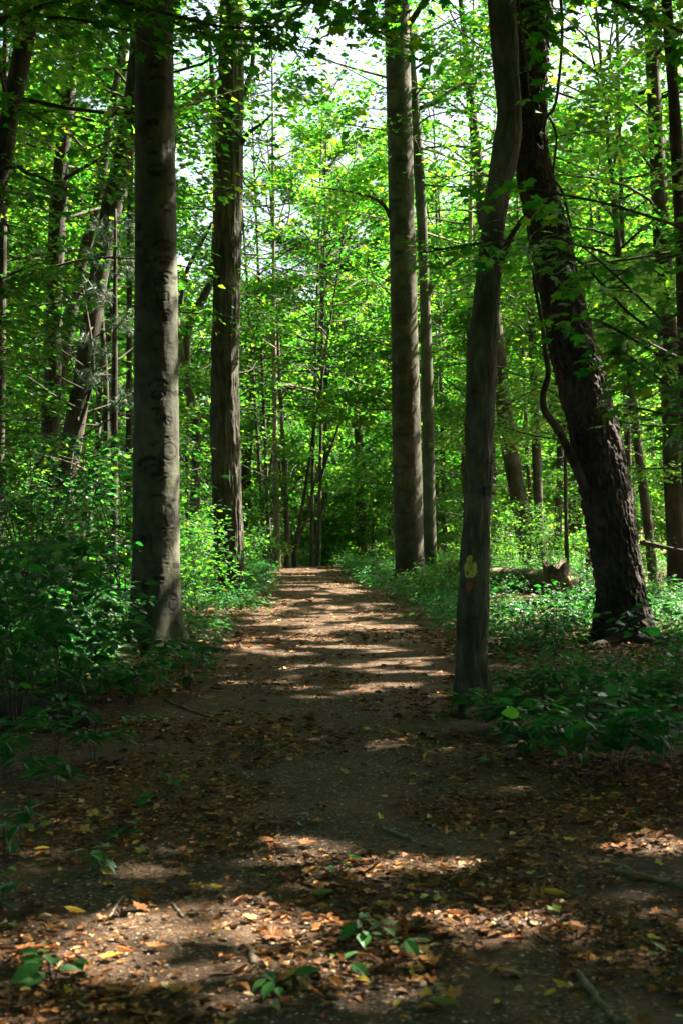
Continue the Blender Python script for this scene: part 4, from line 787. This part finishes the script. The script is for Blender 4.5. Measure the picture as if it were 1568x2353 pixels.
# ------------------------------------------------------------------ leaf litter, pebbles
def curl(tpl, c, w):
    V = tpl[0].copy(); V[:, 2] = V[:, 2]*1.0+c*((V[:, 0]-.45)**2)*1.6+w*np.abs(V[:, 1])*1.4; return (V, tpl[1])
LT = [curl(L_OV, .35, .35), curl(L_OV, -.3, .2), curl(L_MAP, .2, .3), curl(L_NAR, .5, .6)]
def litter():
    al = []; fl = []; nv = 0; tn = []
    def batch(tpl, n, y0, y1, pw, smin, smax, edge):
        nonlocal nv
        y = y0+(y1-y0)*R_.random(n)**pw; x = R_.uniform(-1, 1, n)*(.25*y+.8)
        inp = np.abs(x-pcx(y)) < phw(y)*.8; pr = np.where(inp, np.interp(y, [6, 9, 13], [.9, .6, edge]), 1.0)*np.clip(noise2(x*1.7, y*1.7, 6)*3.4-1.0, .06, 1)
        k = R_.random(n) < pr; x, y = x[k], y[k]; n = len(x)
        P = np.stack([x, y, gh(x, y)+.008+R_.uniform(0, .012, n)], 1); a = R_.uniform(0, 6.28, n)
        D = np.stack([np.cos(a), np.sin(a), R_.normal(0, .12, n)], 1); Nn = np.array([0, 0, 1.])+R_.normal(0, .28, (n, 3))
        V, T = inst(tpl, P, D, Nn, R_.uniform(smin, smax, n), R_.uniform(.6, 1.2, n)); al.append(V); fl.append(T+nv); nv += len(V); tn.append(rep(np.clip(R_.beta(1.4, 1.9, n)*1.05, 0, 1), tpl))
    for t in LT: batch(t, 1700, 3.2, 10, 1.2, .03, .07, .5); batch(t, 2200, 9, 18, 1.0, .04, .085, .45)
    batch(L_FAR, 26000, 3.2, 8, 1.2, .008, .03, .6); batch(L_FAR, 22000, 7, 14, 1.0, .012, .045, .6); batch(L_FAR, 34000, 13, 40, 1.0, .04, .09, .6); batch(LT[0], 4500, 3.2, 9, 1.1, .025, .06, .7); batch(LT[2], 1500, 3.2, 12, 1.1, .05, .1, .6); batch(LT[3], 14000, 3.2, 12, 1.1, .014, .045, .6)
    tag(build('leaf_litter', np.vstack(al), np.vstack(fl), None, M['litter'], tone=np.concatenate(tn)), 'brown dead leaves and crumbled leaf bits strewn over path and floor', 'leaf litter', kind='stuff')
litter()
ico = None
def ico_arr():
    bpy_me = bpy.data.meshes.new('tmp'); import bmesh
    b = bmesh.new(); bmesh.ops.create_icosphere(b, subdivisions=1, radius=1); b.to_mesh(bpy_me); b.free()
    V = np.array([v.co[:] for v in bpy_me.vertices]); T = np.array([p.vertices[:] for p in bpy_me.polygons]); bpy.data.meshes.remove(bpy_me); return V, T
IV, IT = ico_arr()
n = 16000; y = 3.2+13*R_.random(n)**1.3; x = pcx(y)+R_.normal(0, .55, n)*phw(y); P = np.stack([x, y, gh(x, y)+.004], 1)
V, T = inst((IV*np.array([1, .8, .55]), IT), P, np.stack([R_.normal(size=n), R_.normal(size=n), 0*x], 1), np.array([0, 0, 1.])+R_.normal(0, .2, (n, 3)), R_.uniform(.003, .011, n))
tag(build('gravel', V, T, None, M['pebble'], smooth=True, tone=rep(R_.beta(1.3, 2.6, n), (IV, IT))), 'small grey stones trodden into the path', 'gravel', kind='stuff')

# individual fallen leaves ------------------------------------------------
FLM = {}
def leaf_obj(shape, col, x, y, size, label, group=None, rz=None, tilt=.25):
    key = (shape, col)
    if key not in FLM:
        tp_ = {'oval': LT[1], 'cup': LT[0], 'maple': LT[2], 'long': LT[3]}[shape]; me = bpy.data.meshes.new('fallen_leaf')
        me.from_pydata([tuple(v) for v in tp_[0]-np.array([.5, 0, 0])], [], [tuple(int(q) for q in f) for f in tp_[1]]); me.materials.append(M[col])
        a = me.attributes.new('tone', 'FLOAT', 'FACE'); a.data.foreach_set('value', np.full(len(tp_[1]), R_.uniform(.3, .7), np.float32)); FLM[key] = me
    o = bpy.data.objects.new('fallen_leaf', FLM[key]); COL.objects.link(o); l = gloc(x, y)
    o.location = (l[0], l[1], l[2]+.015+size*.08); o.scale = (size, size*R_.uniform(.8, 1.1), size); o.rotation_euler = (R_.normal(0, tilt), R_.normal(0, tilt), R_.uniform(0, 6.28) if rz is None else rz)
    return tag(o, label, 'leaf', group)
for sh, c, x, y, s, lab, rz in [('long', 'palegreen', 740, 2070, .095, 'long yellow-green leaf lying crosswise in the middle of the foreground', 0), ('maple', 'yellow', 262, 2212, .075, 'bright yellow ragged leaf below the sunlit patch at left', .5), ('oval', 'tan', 515, 2245, .085, 'cream yellow leaf in the sun at bottom left of centre', .2), ('long', 'yellow', 1272, 2070, .10, 'long orange-yellow leaf in the right foreground', -.3), ('cup', 'yellow', 1165, 2064, .055, 'small rounded pale yellow leaf left of the long orange-yellow one', .8), ('oval', 'palegreen', 1338, 2050, .06, 'oval yellow-green leaf right of the long orange-yellow one', .3),
                                ('maple', 'orange', 75, 2196, .10, 'large orange-brown leaf near the left edge', .1), ('long', 'yellow', 172, 2110, .085, 'pale yellow curved leaf at the left end of the bright sun patch', .2), ('cup', 'orange', 536, 1952, .06, 'bright orange leaf at the left of the far sun patch', 1), ('oval', 'palegreen', 692, 1902, .075, 'upright pale green leaf standing in the shade mid-path', 1.4), ('maple', 'yellow', 1505, 2170, .06, 'yellow leaf with a dark edge near the right edge', .4), ('cup', 'yellow', 1302, 2138, .05, 'small yellow leaf touching an orange one at right', .7), ('maple', 'orange', 1330, 2142, .06, 'orange leaf touching a small yellow one at right', .2),
                                ('long', 'palegreen', 1020, 2328, .10, 'yellow-green long leaf at the bottom edge, right of centre', .2), ('maple', 'orange', 450, 2288, .065, 'upright brown-orange leaf at the bottom left of centre', 1.4), ('maple', 'orange', 710, 1947, .08, 'orange leaf at the right end of the far sun patch', .3), ('oval', 'yellow', 250, 2040, .06, 'dull yellow leaf in shade left of the sun patch', 1.2), ('oval', 'tan', 105, 2117, .075, 'pinkish pale leaf near the left edge beside the curved yellow leaf', .1), ('maple', 'orange', 365, 2190, .075, 'pale orange leaf just under the bright sun patch', .2), ('long', 'palegreen', 100, 2205, .06, 'green-yellow leaf tucked beside the large orange-brown leaf', .3),
                                ('oval', 'palegreen', 965, 1712, .08, 'pale green leaf on the dark path near the blazed tree', .1), ('long', 'yellow', 905, 1694, .09, 'yellow leaf on the dark path left of the blazed tree', .1), ('oval', 'palegreen', 1205, 1795, .07, 'light green leaf at the edge of the right-hand herbs', .4), ('oval', 'yellow', 1400, 1990, .05, 'small yellow leaf above the dark branch at right', .4), ('maple', 'orange', 920, 2155, .085, 'large dull orange leaf at the left of the right-hand sun patch', .3), ('oval', 'tan', 985, 2142, .04, 'tiny white-backed leaf in the right-hand sun patch', .2), ('cup', 'yellow', 450, 2048, .065, 'curled yellow leaf under the middle sun streak at left', .3), ('maple', 'orange', 730, 2300, .06, 'rusty leaf at the bottom, left of centre', .3), ('long', 'tan', 1440, 2140, .05, 'tan oval leaf in shade near the right edge', 0), ('maple', 'orange', 1180, 2170, .07, 'brown-orange leaf below the right-hand sun patch', .1)]:
    leaf_obj(sh, c, x, y, s, lab, None, rz, .18)
RL = {'yellow': 'yellow leaf scattered on the shaded forest path', 'orange': 'orange-brown leaf scattered on the forest path', 'palegreen': 'fading green leaf scattered on the forest path', 'tan': 'pale tan leaf scattered on the forest path'}
for k in range(170):
    y = 1640+690*R_.random()**.8; x = R_.uniform(20, 1550)
    if y < 1800: x = R_.uniform(380, 1080)
    c = R_.choice(['yellow', 'orange', 'palegreen', 'tan'], p=[.26, .46, .1, .18]); leaf_obj(str(R_.choice(['oval', 'cup', 'maple', 'long'])), str(c), x, y, R_.uniform(.035, .075), RL[str(c)], f'scattered {c} leaves'.replace('palegreen', 'fading green'))

# sticks -------------------------------------------------------------
def stick(label, pts, r0, r1, mat='stick', h=.0):
    P3 = []
    for x, y in pts: l = gloc(x, y); P3.append((l[0], l[1], l[2]+r0*.8+h))
    c = P3[0]; t = tag(build('stick', *[tube(curve(P3, 16)+R_.normal(0, r0*.25, (16, 3)), np.linspace(r0, r1, 16), 7)[k] for k in (0, 2, 1)], M[mat], None, c, smooth=True), label, 'stick'); return t
stick('dark bent stick lying on the shaded path right of centre', [(878, 1905), (930, 1928), (975, 1948), (1020, 1955)], .011, .008)
stick('long dark branch lying at the right edge of the path', [(1410, 2003), (1480, 2020), (1540, 2036), (1640, 2058)], .012, .016)
stick('pale thin twig left of the long dark branch', [(1368, 1982), (1420, 1988), (1475, 2012)], .006, .003, 'paleS')
stick('short thick stick lying at the left edge of the path', [(100, 1990), (135, 1982), (172, 1972)], .018, .016)
stick('dark twig on the bright sun patch, left one of the pair', [(308, 2062), (325, 2085), (342, 2098)], .008, .006)
stick('dark twig on the bright sun patch, right one of the pair', [(398, 2082), (412, 2100), (420, 2112)], .008, .006)
stick('short stub of wood below the right end of the bright sun patch', [(578, 2190), (586, 2222)], .013, .012)
stick('light thin stick left of the dark twigs on the sun patch', [(252, 2112), (270, 2080), (285, 2062)], .006, .005, 'paleS')
stick('dark stick pointing away at the bottom right', [(1330, 2250), (1370, 2305), (1420, 2362)], .012, .012)
stick('thin dark twig lying flat across the lower right foreground', [(1190, 2238), (1300, 2242), (1400, 2236)], .004, .003)
stick('slender twig beside the right-hand herbs on the path', [(960, 1812), (1030, 1818), (1110, 1808)], .006, .004)
stick('thin grey twig on the path below the right-hand herbs', [(1240, 1920), (1300, 1928), (1370, 1924)], .005, .004, 'paleS')
stick('pale curved twig at the right sun patch', [(1205, 2120), (1215, 2098), (1250, 2096)], .005, .003, 'paleS')
stick('pale broken twig in the middle of the right foreground', [(990, 2090), (995, 2070), (1005, 2050)], .006, .004, 'paleS')
stick('mossy stick near the left edge in the shade', [(20, 1880), (60, 1868), (110, 1842)], .014, .01)
stick('dark stick lying beside the left seedling in the shade', [(268, 2000), (320, 1975), (380, 1950)], .008, .006)
stick('thin fallen branch at the left path edge under the low plants', [(380, 1610), (450, 1640), (520, 1660)], .012, .006)
# stones
def stone(label, x, y, r, mat, tone):
    import bmesh
    b = bmesh.new(); bmesh.ops.create_icosphere(b, subdivisions=3, radius=1); me = bpy.data.meshes.new('stone')
    for v in b.verts: v.co *= 1+.25*(float(vnoise(np.array([v.co[:]])*1.5+x)[0])-.5); v.co.z *= .65
    b.to_mesh(me); b.free(); me.materials.append(M[mat]); a = me.attributes.new('tone', 'FLOAT', 'FACE'); a.data.foreach_set('value', np.full(len(me.polygons), tone, np.float32))
    for p in me.polygons: p.use_smooth = True
    o = bpy.data.objects.new('stone', me); COL.objects.link(o); l = gloc(x, y); o.location = (l[0], l[1], l[2]+r*.3); o.scale = (r, r*.8, r*.9); tag(o, label, 'stone')
stone('round grey stone half sunk in the path at the bottom', 960, 2272, .03, 'stone', .5)
stone('small white pebble in the shade at the bottom right', 1285, 2272, .011, 'pebble', 1.0)
stone('pale pebble at the bottom edge near the right', 1640*.95, 2340, .012, 'pebble', .9)
# seedlings on the path
for x, y, H, n, sz, lab, m_ in [(215, 2005, .10, 16, .06, 'bright green seedling in the left sun streak', 'seedling'), (120, 2262, .10, 9, .07, 'rounded-leaf seedling at the bottom left corner', 'seedling'), (640, 2285, .06, 6, .06, 'two-leaved seedling at the bottom, left of centre', 'seedling'), (845, 2190, .09, 15, .055, 'leafy seedling right of the foreground centre, tallest of its cluster', 'seedling'), (785, 2232, .04, 4, .05, 'tiny seedling left of the leafy cluster in the foreground', 'seedling'), (925, 2195, .06, 8, .05, 'yellowish small seedling right of the leafy cluster', 'seedling'),
                               (290, 1935, .08, 9, .06, 'dull green seedling in shade above the sunlit seedling', 'herb'), (15, 1985, .16, 14, .08, 'seedling at the left edge level with the short thick stick', 'herb'), (130, 1835, .16, 14, .09, 'dark drooping seedling below the ash seedlings', 'herb'), (385, 1825, .08, 8, .06, 'small upright seedling alone in the dark left of the path', 'seedling'), (775, 2002, .05, 6, .05, 'tiny green seedling at the end of the far sun patch', 'herb'), (0, 2110, .12, 10, .07, 'seedling cut by the left edge beside the bright sun patch', 'herb'),
                               (10, 1790, .2, 12, .1, 'pale-leaved seedling at the left edge in the shade', 'herb'), (345, 1850, .05, 5, .06, 'flat seedling left of the small upright one', 'herb'), (1120, 1770, .08, 8, .05, 'small seedling on the path below the blazed tree', 'herb'), (60, 1900, .1, 8, .07, 'small seedling near the left edge above the mossy stick', 'herb'), (1555, 2215, .04, 5, .05, 'flat green seedling at the right edge', 'herb')]:
    plant('seedling', lab, 'seedling', gloc(x, y), (H*1.3, sz*1.2, 3, n, sz*1.45), m_, None, tpl=L_OV, up=1.2)
# ------------------------------------------------------------------ logs and stump
def log_obj(label, pts, r0, r1, mat, bump=.02, sides=40, cat_='log'):
    p = curve(pts, 60); V, Q, T = tube(p, np.linspace(r0, r1, 60), sides); c = np.repeat(p, sides, 0); d = norm(V[:len(c)]-c); V[:len(c)] += d*(bump*(fbm(V[:len(c)]*[5, 5, 5], 3)-.5)*2)[:, None]
    loc = p[0]; return tag(build('fallen_log', V, T, Q, M[mat], None, loc, smooth=True), label, cat_)
def lg(x, y, Yd, r): a = (x-CX)/F*Yd; return (a, Yd, CAMH-(y-CY)/F*Yd)
log_obj('pale barkless log lying behind the tall smooth beech, sunlit', [lg(890, 1322, 33.5, .1), lg(960, 1312, 33.3, .1), lg(1050, 1290, 33, .1)], .13, .11, 'barelog')
log_obj('thick mossy log lying behind the blazed tree toward the stump', [lg(1040, 1312, 27.5, .2), lg(1130, 1330, 26.5, .2), lg(1230, 1336, 25.5, .2), lg(1330, 1352, 24.5, .2)], .24, .2, 'log', .04)
log_obj('dark rotting log half hidden behind the right-hand herbs', [lg(1180, 1630, 11.2, .1), lg(1300, 1620, 11.2, .1), lg(1440, 1612, 11.3, .1)], .13, .12, 'log', .03)
log_obj('dark sawn log hidden behind the ash seedlings at the left edge', [lg(-80, 1620, 10.4, .1), lg(80, 1632, 10.2, .1), lg(215, 1655, 10.0, .1)], .10, .085, 'scaly', .05)
log_obj('thin sunlit fallen branch at the right edge beyond the leaning tree', [lg(1470, 1246, 21, 0), lg(1520, 1256, 20.8, 0), lg(1600, 1275, 20.5, 0)], .04, .03, 'dark', .01, 14, 'branch')
log_obj('thin dead stick lying left of the beech foot among litter', [lg(180, 1466, 17, 0), lg(240, 1462, 17, 0), lg(300, 1468, 17, 0)], .03, .025, 'paleS', .006, 12, 'branch')
ts_ = thing('tree_stump', 'broken brown stump with a split foot, left of the leaning tree', 'stump', (at(1290, 1358, 24)[0], 24, 0))
zs = np.linspace(-.1, 1, 30); th = np.arange(40)/40*2*np.pi; Z, TH = np.meshgrid(zs, th, indexing='ij')
top = .62+.22*(fbm(np.stack([np.cos(th)*1.6, np.sin(th)*1.6, th*0], 1), 2)-.5)*1.5; ZZ = -.1+(Z+.1)/1.1*(top[None]+.1)
rr = .21*(1+.5*np.exp(-np.maximum(ZZ, 0)/.15)*(.6+.4*np.cos(4*TH)))+.03*(fbm(np.stack([np.cos(TH).ravel()*3, np.sin(TH).ravel()*3, ZZ.ravel()*2], 1), 3).reshape(Z.shape)-.5)*2
cx0 = at(1280, 1358, 24)[0]; P = np.stack([cx0+rr*np.cos(TH)+.15*ZZ*-.3, 24+rr*np.sin(TH), ZZ+.02], -1).reshape(-1, 3)
i = np.arange(29)[:, None]*40; j = np.arange(40)[None]; Q = np.stack([i+j, i+(j+1) % 40, i+40+(j+1) % 40, i+40+j], -1).reshape(-1, 4)
P = np.vstack([P, [(cx0-.03, 24, .45)]]); T = np.array([(29*40+k, 29*40+(k+1) % 40, 1200) for k in range(40)])
build('stump_wood', P, T, Q, M['log'], ts_, smooth=True)
part_tube('root', [(cx0+.12, 23.9, .4), (cx0+.2, 23.85, .22), (cx0+.3, 23.8, .02)], .06, .05, M['barelog'], ts_, 10, 10)

# ------------------------------------------------------------------ camera, light, render
cd = bpy.data.cameras.new('camera'); cam = bpy.data.objects.new('camera', cd); COL.objects.link(cam); sc.camera = cam
cam.location = (0, 0, CAMH); cam.rotation_euler = (rad(90), 0, 0); cd.sensor_fit = 'VERTICAL'; cd.sensor_height = 36; cd.sensor_width = 24; cd.lens = 36*F/2352; cd.clip_end = 1500; cd.clip_start = .05
cd.dof.use_dof = True; cd.dof.focus_distance = 13.5; cd.dof.aperture_fstop = 5.0
ld = bpy.data.lights.new('sun', 'SUN'); ld.energy = 5.0; ld.angle = rad(.53); ld.color = (1, .91, .76); lo = bpy.data.objects.new('sun', ld); COL.objects.link(lo)
lo.rotation_euler = Vector(S.tolist()).to_track_quat('Z', 'Y').to_euler(); lo.location = (20, 10, 40)
w = bpy.data.worlds.new('World'); sc.world = w; w.use_nodes = True; nt = w.node_tree
sky = nt.nodes.new('ShaderNodeTexSky'); sky.sky_type = 'NISHITA'; sky.sun_disc = False; sky.sun_elevation = EL; sky.sun_rotation = AZ; sky.dust_density = 6; sky.air_density = .8; sky.ozone_density = 0
bg = nt.nodes['Background']; bg.inputs['Strength'].default_value = .05; nt.links.new(sky.outputs[0], bg.inputs[0])
sc.view_settings.view_transform = 'Standard'; sc.view_settings.look = 'None'; sc.view_settings.exposure = 3.18; sc.view_settings.gamma = 1
sc.render.engine = 'CYCLES'; c = sc.cycles; c.max_bounces = 8; c.diffuse_bounces = 5; c.glossy_bounces = 2; c.transmission_bounces = 4; c.transparent_max_bounces = 4
c.use_denoising = True; c.denoiser = 'OPENIMAGEDENOISE'; c.sample_clamp_indirect = 6; c.use_adaptive_sampling = True; c.adaptive_threshold = .015
for o in COL.objects:
    if '_l' in o: del o['_l']
